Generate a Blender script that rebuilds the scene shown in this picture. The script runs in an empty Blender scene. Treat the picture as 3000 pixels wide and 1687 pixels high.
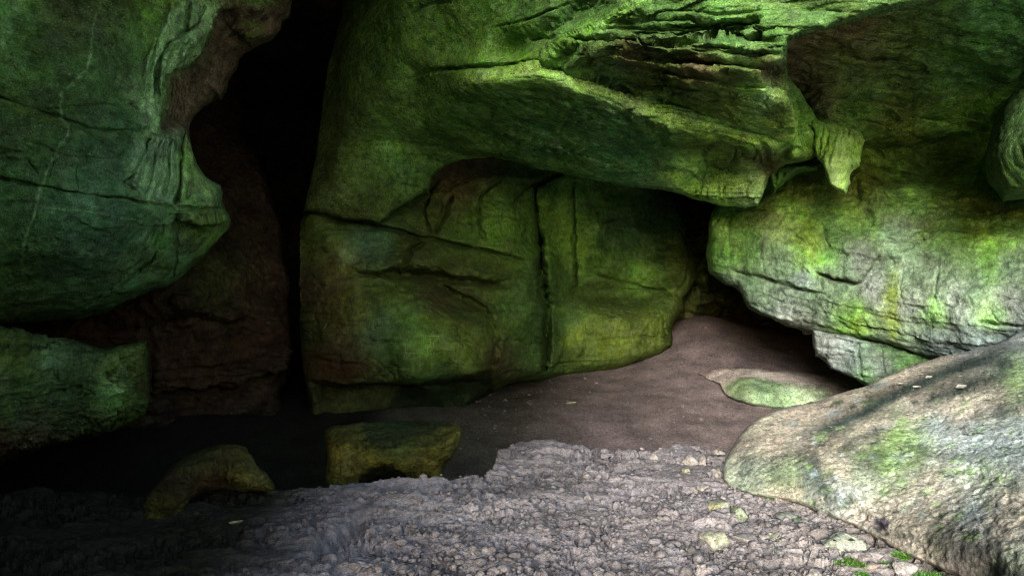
import bpy, bmesh, math, random
import numpy as np
from mathutils import Vector
from mathutils.geometry import delaunay_2d_cdt

random.seed(7)
STEP = 3.5           # mesh step of the rock faces (pixels of the 3000 px photo, about 1 render pixel)
F, CU, CV = 2000.0, 1500.0, 843.5      # 24 mm lens on a 36 mm frame, 3000 px wide
C = bpy.context.scene.collection

# ------------------------------------------------------------------ noise
_rng = np.random.RandomState(11)
_perm = _rng.permutation(256)
_perm = np.concatenate([_perm, _perm, _perm])
_grad = _rng.normal(size=(256, 3)); _grad /= np.linalg.norm(_grad, axis=1)[:, None]
_grad = _grad.astype(np.float32)

def perlin(x, y, z):
    x = np.asarray(x, np.float32); y = np.asarray(y, np.float32); z = np.asarray(z, np.float32)
    xi = np.floor(x).astype(np.int32); yi = np.floor(y).astype(np.int32); zi = np.floor(z).astype(np.int32)
    xf = x - xi; yf = y - yi; zf = z - zi
    xi &= 255; yi &= 255; zi &= 255
    fu = xf*xf*xf*(xf*(xf*6-15)+10); fv = yf*yf*yf*(yf*(yf*6-15)+10); fw = zf*zf*zf*(zf*(zf*6-15)+10)
    out = 0
    for dx in (0, 1):
        wx = fu if dx else 1-fu
        for dy in (0, 1):
            wy = fv if dy else 1-fv
            for dz in (0, 1):
                wz = fw if dz else 1-fw
                g = _grad[_perm[_perm[_perm[(xi+dx)] + yi+dy] + zi+dz]]
                out = out + wx*wy*wz*(g[..., 0]*(xf-dx) + g[..., 1]*(yf-dy) + g[..., 2]*(zf-dz))
    return out*1.4

def fbm(x, y, z, octv=4, gain=.5, ridged=False):
    t = 0; a = 1; n = 0
    for i in range(octv):
        p = perlin(x*2**i+i*17.3, y*2**i+i*5.1, z*2**i-i*9.7)
        if ridged: p = 1-2*np.abs(p)
        t = t + a*p; n += a; a *= gain
    return t/n

def smooth(e0, e1, x):
    t = np.clip((x-e0)/(e1-e0), 0, 1); return t*t*(3-2*t)

# ------------------------------------------------------------------ helpers for the scene tree
def link(name, verts, faces, mat, parent=None, col=None, shade=True):
    me = bpy.data.meshes.new(name)
    verts = np.asarray(verts, np.float32)
    if isinstance(faces, np.ndarray):
        nf = len(faces)
        me.vertices.add(len(verts)); me.vertices.foreach_set('co', verts.ravel())
        me.loops.add(nf*4); me.loops.foreach_set('vertex_index', faces.astype(np.int32).ravel())
        me.polygons.add(nf); me.polygons.foreach_set('loop_start', np.arange(0, nf*4, 4, dtype=np.int32))
        me.update(calc_edges=True); me.validate()
    else:
        me.from_pydata([tuple(v) for v in verts], [], faces); me.update()
    if shade: me.polygons.foreach_set('use_smooth', np.ones(len(me.polygons), bool))
    if col is not None:
        at = me.attributes.new('Col', 'FLOAT_COLOR', 'POINT')
        c4 = np.ones((len(verts), 4), np.float32); c4[:, :3] = col
        at.data.foreach_set('color', c4.ravel())
    o = bpy.data.objects.new(name, me); me.materials.append(mat); C.objects.link(o)
    if parent: o.parent = parent
    return o

def name_is_rock(o): return o.name.startswith('rock_')
def tag(o, label, cat, group=None):
    o['label'] = label; o['category'] = cat
    if name_is_rock(o): o['kind'] = 'thing'
    if group: o['group'] = group
    return o

def point(u, v, d):
    return np.stack([(u-CU)/F*d, d, (CV-v)/F*d], -1)

# ------------------------------------------------------------------ geometry fields
def axis(a, b, lo, hi, step):
    """fine inside [lo,hi], growing coarser out to a and b"""
    mid = list(np.arange(max(a, lo), min(b, hi)+step, step))
    s = step; x = mid[0]; left = []
    while x > a:
        s *= 1.18; x -= s; left.append(x)
    s = step; x = mid[-1]; right = []
    while x < b:
        s *= 1.18; x += s; right.append(x)
    return np.array(left[::-1]+mid+right, np.float32)

def blur(a, k):
    if k < 1: return a
    for ax in (0, 1):
        for _ in range(2):
            p = np.pad(a, [(k, k) if i == ax else (0, 0) for i in (0, 1)], 'edge')
            c = np.cumsum(p, axis=ax, dtype=np.float64)
            c = np.concatenate([np.zeros_like(np.take(c, [0], ax)), c], ax)
            n = a.shape[ax]
            a = (np.take(c, np.arange(2*k+1, 2*k+1+n), ax) - np.take(c, np.arange(n), ax))/(2*k+1)
    return a

def tin(U, V, pts, edges=()):
    """piecewise linear surface through control points (u,v,value)"""
    vs = [Vector((p[0], p[1])) for p in pts]
    r = delaunay_2d_cdt(vs, list(edges), [], 0, 1e-4)
    nv, tris, orig = r[0], r[2], r[3]
    val = []
    for i, o in enumerate(orig):
        if o: val.append(pts[o[0]][2])
        else:
            q = nv[i]; d = [(p[0]-q.x)**2+(p[1]-q.y)**2+1 for p in pts]
            w = [1/x**2 for x in d]; val.append(sum(a*p[2] for a, p in zip(w, pts))/sum(w))
    out = np.full(U.shape, np.nan)
    ua, va = U[0], V[:, 0]
    for t in tris:
        (a, b, c) = t[:3]
        A, B, D = nv[a], nv[b], nv[c]
        i0 = np.searchsorted(ua, min(A.x, B.x, D.x)-1); i1 = np.searchsorted(ua, max(A.x, B.x, D.x)+1)
        j0 = np.searchsorted(va, min(A.y, B.y, D.y)-1); j1 = np.searchsorted(va, max(A.y, B.y, D.y)+1)
        if i1 <= i0 or j1 <= j0: continue
        uu = U[j0:j1, i0:i1]; vv = V[j0:j1, i0:i1]
        den = (B.y-D.y)*(A.x-D.x)+(D.x-B.x)*(A.y-D.y)
        if abs(den) < 1e-9: continue
        l1 = ((B.y-D.y)*(uu-D.x)+(D.x-B.x)*(vv-D.y))/den
        l2 = ((D.y-A.y)*(uu-D.x)+(A.x-D.x)*(vv-D.y))/den
        l3 = 1-l1-l2
        m = (l1 > -1e-5) & (l2 > -1e-5) & (l3 > -1e-5)
        s = out[j0:j1, i0:i1]; s[m] = (l1*val[a]+l2*val[b]+l3*val[c])[m]
    if np.isnan(out).any():
        m = np.isnan(out); best = np.full(out.shape, 1e18); v = np.zeros(out.shape)
        for p in pts:
            dd = (U-p[0])**2+(V-p[1])**2; k = dd < best; best[k] = dd[k]; v[k] = p[2]
        out[m] = v[m]
    return out

def polydist(U, V, line, closed=False, reach=None):
    """distance, signed side (+ = to the right of travel, image axes) and nearest point"""
    pts = list(line)+([line[0]] if closed else [])
    D = np.full(U.shape, 1e9); S = np.zeros(U.shape); NX = np.zeros(U.shape); NY = np.zeros(U.shape); T = np.zeros(U.shape)
    L = 0; tot = sum(math.dist(a[:2], b[:2]) for a, b in zip(pts, pts[1:])) or 1
    for (a, b) in zip(pts, pts[1:]):
        ax, ay, bx, by = a[0], a[1], b[0], b[1]
        dx, dy = bx-ax, by-ay; l2 = dx*dx+dy*dy
        if l2 == 0: continue
        t = np.clip(((U-ax)*dx+(V-ay)*dy)/l2, 0, 1)
        px = ax+t*dx; py = ay+t*dy
        dd = np.hypot(U-px, V-py); k = dd < D
        D[k] = dd[k]; NX[k] = px[k]; NY[k] = py[k]
        S[k] = np.sign(dx*(V-ay)-dy*(U-ax))[k]
        T[k] = ((L+t*math.sqrt(l2))/tot)[k]
        L += math.sqrt(l2)
    return D, S, NX, NY, T

def inside(U, V, poly):
    r = np.zeros(U.shape, bool); n = len(poly)
    for i in range(n):
        (x1, y1), (x2, y2) = poly[i][:2], poly[(i+1) % n][:2]
        if y1 == y2: continue
        c = ((y1 > V) != (y2 > V)) & (U < (x2-x1)*(V-y1)/(y2-y1)+x1)
        r ^= c
    return r

class Rock:
    """a rock face: surface measured in space over its outline, with an edge that turns back into a body of real thickness"""
    def __init__(s, a, b, c, d, pts, edges=(), soft=3, step=None, poly=None, warp=(5, 60), seed=0):
        st = step or STEP
        ua = axis(a, b, -30, 3030, st); va = axis(c, d, -30, 1720, st)
        s.U, s.V = np.meshgrid(ua, va)
        s.st = st; s.seed = seed
        disp = tin(s.U, s.V, [(p[0], p[1], 1/p[2]) for p in pts], edges)
        s.D = 1/blur(disp, int(soft*3.5/st+.5))
        w, l = warp
        s.wu = w*fbm(s.U/l, s.V/l, np.full(s.U.shape, seed+.3), 4, .6); s.wv = w*fbm(s.U/l, s.V/l, np.full(s.U.shape, seed+7.7), 4, .6)
        s.Uw = s.U+s.wu; s.Vw = s.V+s.wv
        s.poly = poly
        s.col = None
    def box(s, line, m):
        u0 = min(p[0] for p in line)-m; u1 = max(p[0] for p in line)+m; v0 = min(p[1] for p in line)-m; v1 = max(p[1] for p in line)+m
        ua, va = s.U[0], s.V[:, 0]
        return np.s_[np.searchsorted(va, v0):np.searchsorted(va, v1), np.searchsorted(ua, u0):np.searchsorted(ua, u1)]
    def groove(s, line, w, dep, taper=True):
        b = s.box(line, w*4+20)
        if s.U[b].size == 0: return s
        D, S, _, _, T = polydist(s.Uw[b], s.Vw[b], line)
        n = .65+.7*fbm(s.U[b]/25, s.V[b]/25, np.full(D.shape, 3.1+s.seed), 3)
        k = np.exp(-(D/w)**2)*dep*np.clip(n, .25, 1.6)
        if taper: k *= np.clip(np.minimum(T, 1-T)*8, 0.15, 1)
        s.D[b] += k; return s
    def ridge(s, line, w, h): return s.groove(line, w, -h)
    def step(s, line, amt, w, fall):
        """surface on the right of travel lies amt deeper next to the line and eases back over fall px"""
        b = s.box(line, fall*2+20)
        if s.U[b].size == 0: return s
        D, S, _, _, T = polydist(s.Uw[b], s.Vw[b], line)
        sd = D*S
        k = amt*smooth(-w, w, sd)*np.exp(-np.maximum(sd, 0)/fall)*np.clip(np.minimum(T, 1-T)*9, 0, 1)
        s.D[b] += k; return s
    def bump(s, u, v, ru, rv, h, ang=0):
        c, n = math.cos(ang), math.sin(ang)
        x = (s.Uw-u)*c+(s.Vw-v)*n; y = -(s.Uw-u)*n+(s.Vw-v)*c
        s.D -= h*np.exp(-(x/ru)**2-(y/rv)**2); return s
    def plate(s, poly, h, w=5):
        """a flake standing h proud of the face"""
        b = s.box(poly, w*3+10)
        D, S, _, _, _ = polydist(s.Uw[b], s.Vw[b], poly, True)
        sd = np.where(inside(s.Uw[b], s.Vw[b], poly), D, -D)
        s.D[b] -= h*smooth(-w, w, sd); return s
    def paint(s, pts, power=2.2, grain=.35, warp=45):
        """stone and moss colours of the face"""
        U = s.U+warp*fbm(s.U/90, s.V/90, np.full(s.U.shape, 31.+s.seed), 4, .6); V = s.V+warp*fbm(s.U/90, s.V/90, np.full(s.U.shape, 57.+s.seed), 4, .6)
        W = 0; A = np.zeros(U.shape+(3,))
        for p in pts:
            r = (p[3] if len(p) > 3 else 120)*1.5
            w = 1/(1+((U-p[0])**2+(V-p[1])**2)/r**2)**power
            A += w[..., None]*np.array(p[2]); W = W+w
        s.col = A/W[..., None]
        return s
    def stain(s, line, w, col, k=.8, rough=1., base=.75):
        b = s.box(line, w*5+40)
        if s.U[b].size == 0: return s
        D, _, _, _, T = polydist(s.Uw[b], s.Vw[b], line)
        n = fbm(s.U[b]/14, s.V[b]/14, np.full(D.shape, 77.+s.seed), 4, .65)
        m = k*np.exp(-(D/w)**2)*np.clip(base+rough*1.6*n, 0, 1)*np.clip(np.minimum(T, 1-T)*6+.15, 0, 1)
        s.col[b] = s.col[b]*(1-m[..., None])+m[..., None]*np.array(col); return s
    def patch(s, poly, col, k=.8, w=12, rough=1.):
        b = s.box(poly, w*3+30)
        D, S, _, _, _ = polydist(s.Uw[b], s.Vw[b], poly, True)
        sd = np.where(inside(s.Uw[b], s.Vw[b], poly), D, -D)
        n = fbm(s.U[b]/16, s.V[b]/16, np.full(D.shape, 41.+s.seed), 4, .65)
        m = k*smooth(-w, w, sd+rough*w*2*n)
        s.col[b] = s.col[b]*(1-m[..., None])+m[..., None]*np.array(col); return s
    def build(s, name, mat, parent=None, rnd=(20, .3), thick=2., skirt=40, rough=.05, freq=1.2, strata=(0, 6), rough2=.0, r2f=6., ridged=False, octv=6, dip=(0, 0), terr=(), beds=(), bmask=None, mott=.3, alb=1.):
        U, V, D = s.U.copy(), s.V.copy(), s.D.copy()
        keep = None; sd = None
        if s.poly:
            d, S, NX, NY, T = polydist(s.Uw, s.Vw, s.poly, True)
            ins = inside(s.Uw, s.Vw, s.poly)
            sd = np.where(ins, d, -d)
            R, Rm = rnd
            q = np.clip(1-sd/R, 0, 1)
            D = D+np.where(ins, Rm*(1-np.sqrt(np.clip(1-q*q, 0, 1))), Rm)
            out = ~ins
            # behind the rim the surface runs back and in: the hidden side of the rock
            f = np.clip(d/skirt, 0, 1)
            U[out] = (NX-s.wu)[out]; V[out] = (NY-s.wv)[out]
            D[out] += (thick*f**1.5)[out]
        P = point(U, V, D)
        # surface normal from the grid
        du = np.gradient(P, axis=1); dv = np.gradient(P, axis=0)
        N = np.cross(du, dv); N /= np.linalg.norm(N, axis=-1)[..., None]+1e-9
        toward = (N*P).sum(-1) > 0; N[toward] *= -1
        N = np.stack([blur(N[..., i], 2) for i in range(3)], -1); N /= np.linalg.norm(N, axis=-1)[..., None]+1e-9
        x, y, z = P[..., 0], P[..., 1], P[..., 2]
        z2 = z+dip[0]*x+dip[1]*y
        sx = s.seed*3.7
        h = rough*fbm(x*freq+sx, y*freq, z2*freq, octv, .55, ridged)
        if strata[0]:
            wz = z2*strata[1]+.8*fbm(x*.8+sx, y*.8, z2*.8, 3)
            st = fbm(x*.35+sx, y*.35, wz, 4, .6)
            h = h+strata[0]*st
        if rough2: h = h+rough2*fbm(x*r2f+sx, y*r2f, z2*r2f, 4, .65)
        for (ta, tl, fx, fy, fz) in terr:
            # thin beds broken off at ragged edges
            n_ = fbm(x*fx+sx+.15*y, y*fy+2.2, z2*z2*fz, 4, .5)*tl
            n_ = n_+.12*fbm(x*5, y*5, z2*5, 3, .6)
            fl = np.floor(n_); h = h+ta*(fl+smooth(.42, .58, n_-fl)-n_)/tl*1.6
        for (ba, bf, wav) in beds:
            # bedding planes: each bed bulges a little and breaks back at its underside
            wz = z2*bf+wav*fbm(x*.45+sx, y*.45+bf, z2*.6, 5, .55)
            fr = wz-np.floor(wz); bd = np.floor(wz)
            thick_ = perlin(x*.5+bd*7.3, y*.5, bd*3.1)
            hb = ba*(smooth(0, .12, fr)*(1-.75*fr)-.5)*np.clip(.55+1.1*thick_, .05, 1.4)
            h = h+(hb if bmask is None else hb*bmask)
        if sd is not None: h = h*np.clip(.35+sd/30, .35, 1)
        P = P+N*h[..., None]
        s.P = P; s.N = N
        nv, nu = U.shape
        idx = np.arange(nv*nu).reshape(nv, nu)
        q = np.stack([idx[:-1, :-1], idx[1:, :-1], idx[1:, 1:], idx[:-1, 1:]], -1).reshape(-1, 4)
        if sd is not None:
            k = (sd > -skirt).ravel()
            q = q[k[q].any(1)]
        used = np.unique(q); mp = np.zeros(nv*nu, np.int64); mp[used] = np.arange(len(used))
        cm = 1+mott*1.5*fbm(x*1.6+sx, y*1.6, z*1.6, 5, .7)+mott*1.3*fbm(x*9+sx, y*9, z*9, 3, .75)
        hue = .28*mott*fbm(x*2.5+sx, y*2.5+40, z*2.5, 4, .65)
        s.col = alb*s.col*np.clip(cm, .3, 2)[..., None]*(1+hue[..., None]*np.array([1., .1, .6]))
        col = s.col.reshape(-1, 3)[used]
        return link(name, P.reshape(-1, 3)[used], mp[q], mat, parent, col)

# ------------------------------------------------------------------ materials
def rock_material(name, bump=.5, dist=.03, scale=9, speck=.35, strat=0., rough=.92, tint2=None, streak=0., spots=(), spec=.08):
    m = bpy.data.materials.new(name); m.use_nodes = True
    nt = m.node_tree; n = nt.nodes; l = nt.links
    b = n['Principled BSDF']; b.inputs['Roughness'].default_value = rough
    b.inputs['Specular IOR Level'].default_value = spec
    at = n.new('ShaderNodeAttribute'); at.attribute_name = 'Col'
    tc = n.new('ShaderNodeTexCoord')
    def noise(sc, det=6, ro=.6, vec=None, dim=None):
        t = n.new('ShaderNodeTexNoise'); t.inputs['Scale'].default_value = sc; t.inputs['Detail'].default_value = det; t.inputs['Roughness'].default_value = ro
        l.new(vec or tc.outputs['Object'], t.inputs['Vector']); return t
    def ramp(fac, a, b_, lo=.0, hi=1.):
        r = n.new('ShaderNodeMapRange'); r.inputs['From Min'].default_value = a; r.inputs['From Max'].default_value = b_
        r.inputs['To Min'].default_value = lo; r.inputs['To Max'].default_value = hi
        l.new(fac, r.inputs['Value']); return r.outputs['Result']
    def mapping(sc, rot=(0, 0, 0)):
        mp = n.new('ShaderNodeMapping'); mp.inputs['Scale'].default_value = sc; mp.inputs['Rotation'].default_value = rot
        l.new(tc.outputs['Object'], mp.inputs['Vector']); return mp.outputs['Vector']
    def mul(colr, fac):
        v = n.new('ShaderNodeVectorMath'); v.operation = 'SCALE'; l.new(colr, v.inputs[0]); l.new(fac, v.inputs['Scale']); return v.outputs['Vector']
    big = noise(1.7, 8, .62); mid = noise(scale, 10, .68); fine = noise(scale*6, 6, .7)
    c = at.outputs['Color']
    c = mul(c, ramp(big.outputs['Fac'], .36, .64, 1-speck, 1+speck))
    c = mul(c, ramp(mid.outputs['Fac'], .37, .63, 1-speck*1.1, 1+speck*1.1))
    c = mul(c, ramp(fine.outputs['Fac'], .38, .62, 1-speck*.9, 1+speck*.9))
    hue = noise(2.6, 6, .6)
    hs = n.new('ShaderNodeHueSaturation'); l.new(c, hs.inputs['Color'])
    l.new(ramp(hue.outputs['Fac'], .3, .7, .486, .514), hs.inputs['Hue'])
    l.new(ramp(noise(4.3, 5, .6).outputs['Fac'], .3, .7, .85, 1.1), hs.inputs['Saturation'])
    c = hs.outputs['Color']
    if streak:
        sv = noise(1.0, 6, .65, mapping((9, 9, .7)))
        c = mul(c, ramp(sv.outputs['Fac'], .35, .65, 1-streak, 1+streak))
    for (ssc, lo_, hi_, scol, amt) in spots:
        sn = noise(ssc, 5, .62); sm = noise(ssc*.23, 4, .6)
        f1 = n.new('ShaderNodeMath'); f1.operation = 'MULTIPLY'
        l.new(ramp(sn.outputs['Fac'], lo_, hi_), f1.inputs[0]); l.new(ramp(sm.outputs['Fac'], .42, .60, 0, amt), f1.inputs[1])
        mx = n.new('ShaderNodeMix'); mx.data_type = 'RGBA'; l.new(f1.outputs[0], mx.inputs['Factor']); l.new(c, mx.inputs['A']); mx.inputs['B'].default_value = (*scol, 1)
        c = mx.outputs['Result']
    l.new(c, b.inputs['Base Color'])
    # fine relief
    add = n.new('ShaderNodeMath'); add.operation = 'MULTIPLY_ADD'
    l.new(fine.outputs['Fac'], add.inputs[0]); add.inputs[1].default_value = .35; l.new(mid.outputs['Fac'], add.inputs[2])
    hgt = add.outputs[0]
    if strat:
        sv = noise(1.0, 8, .65, mapping((2.2, 2.2, 26), (0, math.radians(3), 0)))
        a2 = n.new('ShaderNodeMath'); a2.operation = 'MULTIPLY_ADD'; l.new(sv.outputs['Fac'], a2.inputs[0]); a2.inputs[1].default_value = strat; l.new(hgt, a2.inputs[2]); hgt = a2.outputs[0]
    bp = n.new('ShaderNodeBump'); bp.inputs['Strength'].default_value = bump; bp.inputs['Distance'].default_value = dist
    l.new(hgt, bp.inputs['Height']); l.new(bp.outputs['Normal'], b.inputs['Normal'])
    return m

M_left = rock_material('algae_sandstone', 1., .05, 10, .36, spots=((34, .56, .64, (.17, .26, .13), .6), (18, .58, .66, (.012, .03, .01), .7)))
M_center = rock_material('smooth_mossy_rock', 1., .05, 8, .28, strat=.3, spots=((30, .58, .66, (.012, .022, .006), .6), (40, .6, .68, (.12, .2, .06), .5)))
M_ceiling = rock_material('layered_green_rock', 1., .06, 9, .34, strat=.9, spots=((22, .57, .65, (.02, .025, .01), .75), (36, .6, .67, (.25, .33, .14), .5)))
M_right = rock_material('pale_stained_rock', 1., .045, 10, .34, strat=.25, streak=.22, spots=((24, .57, .66, (.04, .06, .025), .4), (40, .58, .66, (.24, .30, .2), .35)))
M_boulder = rock_material('lichen_boulder_stone', .9, .022, 38, .40, spots=((13, .56, .63, (.035, .05, .035), .9), (30, .57, .65, (.05, .055, .045), .8), (26, .60, .66, (.42, .42, .36), .6), (9, .58, .66, (.10, .17, .05), .6)))
M_brown = rock_material('damp_brown_rock', 1., .05, 8, .38, spots=((26, .57, .66, (.012, .012, .006), .6),))
M_soil = rock_material('dry_grey_soil', 1., .03, 22, .28, spec=.03, spots=((45, .60, .66, (.05, .045, .042), .7),))
M_stone = rock_material('loose_stone', .9, .012, 28, .36, spots=((30, .58, .66, (.08, .09, .06), .6),))
M_moss = rock_material('moss_cushion', .6, .01, 60, .4, rough=.95)

# palette (base colours)
GR = (.09, .21, .038); GB = (.19, .42, .065); GT = (.075, .17, .09); GD = (.058, .135, .034); GP = (.24, .44, .17)
OL = (.115, .17, .03); OD = (.062, .09, .021); YE = (.15, .225, .03); BR = (.09, .060, .032); RB = (.085, .038, .018); PB = (.20, .14, .10)
WH = (.21, .24, .225); WG = (.13, .20, .125); WB = (.165, .215, .215); GY = (.10, .12, .095)

# ================================================================== LEFT WALL
polyA = [(-900, -700), (900, -700), (862, -60), (850, 12), (845, 52), (826, 58), (822, 86), (800, 113), (742, 143), (716, 158), (700, 172), (690, 203), (668, 240),
         (664, 266), (648, 291), (626, 290), (590, 318), (562, 352), (550, 378), (552, 400), (562, 445), (580, 492), (603, 522), (646, 545), (650, 608), (664, 622), (673, 642),
         (667, 664), (630, 712), (580, 766), (530, 811), (490, 838), (440, 851), (370, 880), (310, 914), (230, 934), (180, 936), (60, 946), (0, 950), (-900, 1000)]
A = Rock(-900, 930, -700, 1010, [(-900, -700, 4.2), (-900, 1000, 4.6), (-900, 200, 4.3), (0, -700, 5.6), (0, 0, 6.5), (0, 250, 6.45), (0, 520, 6.6), (0, 760, 6.9), (0, 900, 7.5), (0, 1000, 8),
    (300, -700, 6.6), (300, 0, 7.15), (300, 300, 7.1), (300, 560, 7.2), (300, 740, 7.5), (300, 850, 8.1), (300, 930, 8.8), (420, 330, 7.55), (420, 560, 7.5), (460, 0, 7.7), (470, 380, 7.9), (470, 760, 8.2),
    (560, 0, 8.3), (620, 150, 8.9), (500, 230, 8.2), (530, 400, 8.4), (520, 600, 8.0), (640, 600, 8.6), (660, 640, 8.7), (520, 820, 8.7), (700, 0, 9.2), (700, 170, 9.7), (640, 290, 9.6),
    (850, 0, 10), (900, -700, 9), (930, 1010, 10)], soft=8, poly=polyA, warp=(9, 60), seed=1)
A.groove([(-60, 276), (0, 287), (60, 310), (125, 330), (180, 348), (215, 364), (260, 379), (320, 384), (410, 387)], 6, .10)
A.step([(410, 392), (320, 389), (260, 384), (215, 369), (180, 353), (125, 335), (0, 292), (-60, 281)], .07, 6, 60)
A.groove([(-60, 512), (0, 522), (80, 540), (130, 547), (240, 566), (330, 577), (400, 590), (470, 602), (525, 612)], 4.5, .17)
A.groove([(500, 608), (560, 612), (650, 611)], 5, .25)
A.groove([(531, 380), (532, 450), (527, 530), (521, 612)], 4.5, .5)
A.groove([(522, 620), (518, 700), (516, 760), (503, 805), (484, 832)], 4, .12)
A.step([(520, 620), (516, 700), (514, 760), (500, 805), (480, 834)][::-1], .14, 5, 60)
vein = [(312, 0), (282, 45), (270, 100), (266, 160), (250, 212), (182, 275), (176, 310), (178, 345), (200, 368), (192, 402), (165, 440), (140, 500), (118, 545), (108, 590), (95, 640), (72, 700), (60, 760), (64, 800), (82, 832)]
A.ridge(vein, 5, .035).groove([(p[0]+8, p[1]) for p in vein], 4, .03)
for k in range(4):
    A.groove([(190+k*9, 368), (186+k*8, 400), (172+k*8, 430)], 2.5, .03)
# flowstone band: flutes
for ln, w, h in (([(500, -20), (485, 40), (478, 66), (456, 110), (440, 200), (430, 300), (420, 380)], 9, .10), ([(560, -10), (545, 88), (492, 130), (466, 180), (456, 240), (458, 305)], 7, .16),
                 ([(604, 15), (578, 70), (540, 102)], 4, .1), ([(612, 90), (596, 150), (575, 178)], 5, .1), ([(455, 90), (430, 150), (418, 215), (416, 300)], 7, .08),
                 ([(440, 398), (412, 470), (386, 520), (352, 540)], 6, .12), ([(470, 402), (452, 470), (432, 560), (420, 590)], 5, .09), ([(500, 398), (494, 470), (484, 585)], 6, .10),
                 ([(455, 400), (430, 460), (410, 540)], 4, .06), ([(485, 400), (472, 480), (462, 570)], 4, .06), ([(515, 392), (512, 470), (506, 590)], 4, .07),
                 ([(575, 440), (560, 520), (545, 600)], 7, .08), ([(468, 630), (440, 700), (400, 770), (330, 830), (240, 900)], 7, .07), ([(488, 640), (470, 700), (445, 760), (380, 825)], 6, .07),
                 ([(350, 535), (378, 542), (400, 560)], 4, .06)):
    A.groove(ln, w*.85, h*2.)
for ln, w, h in (([(470, 70), (440, 140), (428, 230), (424, 330), (412, 400)], 8, .10), ([(530, 90), (480, 160), (472, 230), (476, 320)], 9, .14), ([(590, 80), (560, 130), (520, 190), (486, 240)], 14, .16),
                 ([(420, 440), (400, 500), (390, 560)], 10, .10), ([(545, 640), (600, 660), (640, 640)], 14, .1)):
    A.ridge(ln, w, h*1.7)
# bright lip: everything right of it drops back
A.step([(455, 385), (472, 350), (488, 320), (492, 270), (500, 226), (560, 196), (592, 160), (613, 110), (624, 60), (640, 32), (700, 20)], .55, 5, 160)
for k in range(7):
    A.groove([(505+k*11, 235-k*6), (500+k*10, 290), (486+k*12, 345), (476+k*9, 382)], 3.5, .14)
A.groove([(700, 40), (660, 90), (640, 150), (600, 240), (585, 300)], 8, .12).groove([(800, 30), (760, 70), (700, 95), (650, 130)], 6, .12).groove([(790, 70), (740, 100), (680, 120)], 5, .1)
A.bump(745, 110, 45, 30, .35).bump(760, 20, 40, 25, .25)
A.step([(650, 292), (610, 310), (575, 345), (555, 385)], .2, 5, 40)
# shelf below the crack
A.plate([(524, 620), (600, 612), (655, 618), (672, 640), (650, 656), (590, 658), (524, 652)], .22, 5)
for k in range(5): A.groove([(585+k*17, 616), (592+k*15, 655)], 4, .08)
A.bump(250, 640, 230, 130, .25).bump(100, 420, 200, 60, .15).bump(200, 180, 220, 130, .15)
for k in range(34):
    u = random.uniform(0, 500); v = random.uniform(20, 850); L = random.uniform(20, 100); a = random.choice([.15, .3, .4, 1.4])
    pts = [(u, v)]
    for q in range(4): a += random.uniform(-.4, .4); pts.append((pts[-1][0]+L/4*math.cos(a), pts[-1][1]+L/4*math.sin(a)))
    A.groove(pts, 2.4, random.uniform(.015, .05))
A.paint([(40, 60, GB, 40), (0, 140, GR, 60), (150, 200, GD), (200, 100, BR, 70), (300, 150, GD), (330, 30, OD, 70), (200, 330, GD), (100, 340, OD), (300, 450, GT), (150, 480, GD), (250, 650, GT), (100, 650, GD), (330, 720, GT),
         (440, 40, GB, 40), (480, 20, YE, 20), (430, 250, GP, 45), (470, 150, GB, 45), (520, 170, GP, 40), (590, 130, GB, 40), (490, 280, GB, 40), (470, 340, GP, 30), (400, 480, GP, 35), (450, 520, GB, 35), (500, 540, GB, 30),
         (540, 470, GB, 20), (570, 560, GP, 35), (530, 300, PB, 35), (570, 250, BR, 50), (640, 190, BR, 60), (620, 130, BR, 45), (720, 100, OL, 40), (760, 20, GR, 35), (820, 30, BR, 40), (700, 40, BR, 45), (560, 350, BR, 40),
         (500, 360, PB, 30), (590, 640, OL, 35), (560, 700, OD, 30), (620, 690, GB, 26), (480, 700, GR, 35), (440, 760, GR, 60), (350, 850, GD, 60), (230, 870, GD, 60), (100, 900, OD, 60), (0, 900, OD, 60), (380, 550, GP, 25), (440, 590, GP, 25), (0, 600, GD), (60, 760, GR, 60)],
        warp=30)
A.stain(vein, 5, GP, .7).stain([(100, 600), (200, 615), (300, 625), (440, 655)], 2.5, GP, .6).stain([(470, 630), (430, 710), (390, 770), (320, 840), (230, 890)], 14, GP, .35)
A.stain([(320, 892), (400, 858), (470, 825), (530, 780), (580, 730)], 4, GP, .4).stain([(0, 300), (120, 345), (260, 395), (410, 395)], 10, OL, .5)
A.patch([(420, 400), (414, 300), (420, 200), (455, 110), (480, 50), (540, 0), (640, 5), (620, 60), (612, 110), (590, 160), (560, 195), (500, 225), (492, 270), (488, 320), (470, 350), (455, 385)], (.33, .58, .24), .75, 16, .8)
A.patch([(395, 405), (520, 398), (522, 598), (440, 592), (385, 560), (350, 540), (385, 470)], (.28, .48, .24), .6, 16, 1.)
A.patch([(536, 400), (560, 445), (600, 520), (640, 545), (560, 600), (530, 600)], (.24, .42, .12), .6, 12, 1.)
A.patch([(462, 385), (492, 330), (496, 272), (504, 232), (562, 202), (594, 166), (616, 114), (640, 36), (720, 20), (850, 15), (845, 55), (822, 90), (740, 145), (690, 203), (648, 291), (600, 310), (550, 378)], (.14, .10, .06), .85, 6, .5)
A.patch([(0, 0), (70, 0), (40, 90), (0, 130)], (.2, .38, .12), .7, 14, 1.)
A.stain([(700, 60), (760, 80), (740, 110), (690, 110)], 16, OL, .8)
left_wall = A.build('rock_wall', M_left, None, alb=0.85, rnd=(38, .55), thick=3.5, skirt=45, rough=.13, freq=1.1, rough2=.03, strata=(.03, 3), terr=((.05, 3, .5, .5, .9),))
tag(left_wall, 'smooth dark green rock wall at the left with cracks and a fluted pale edge', 'rock wall')

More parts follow.
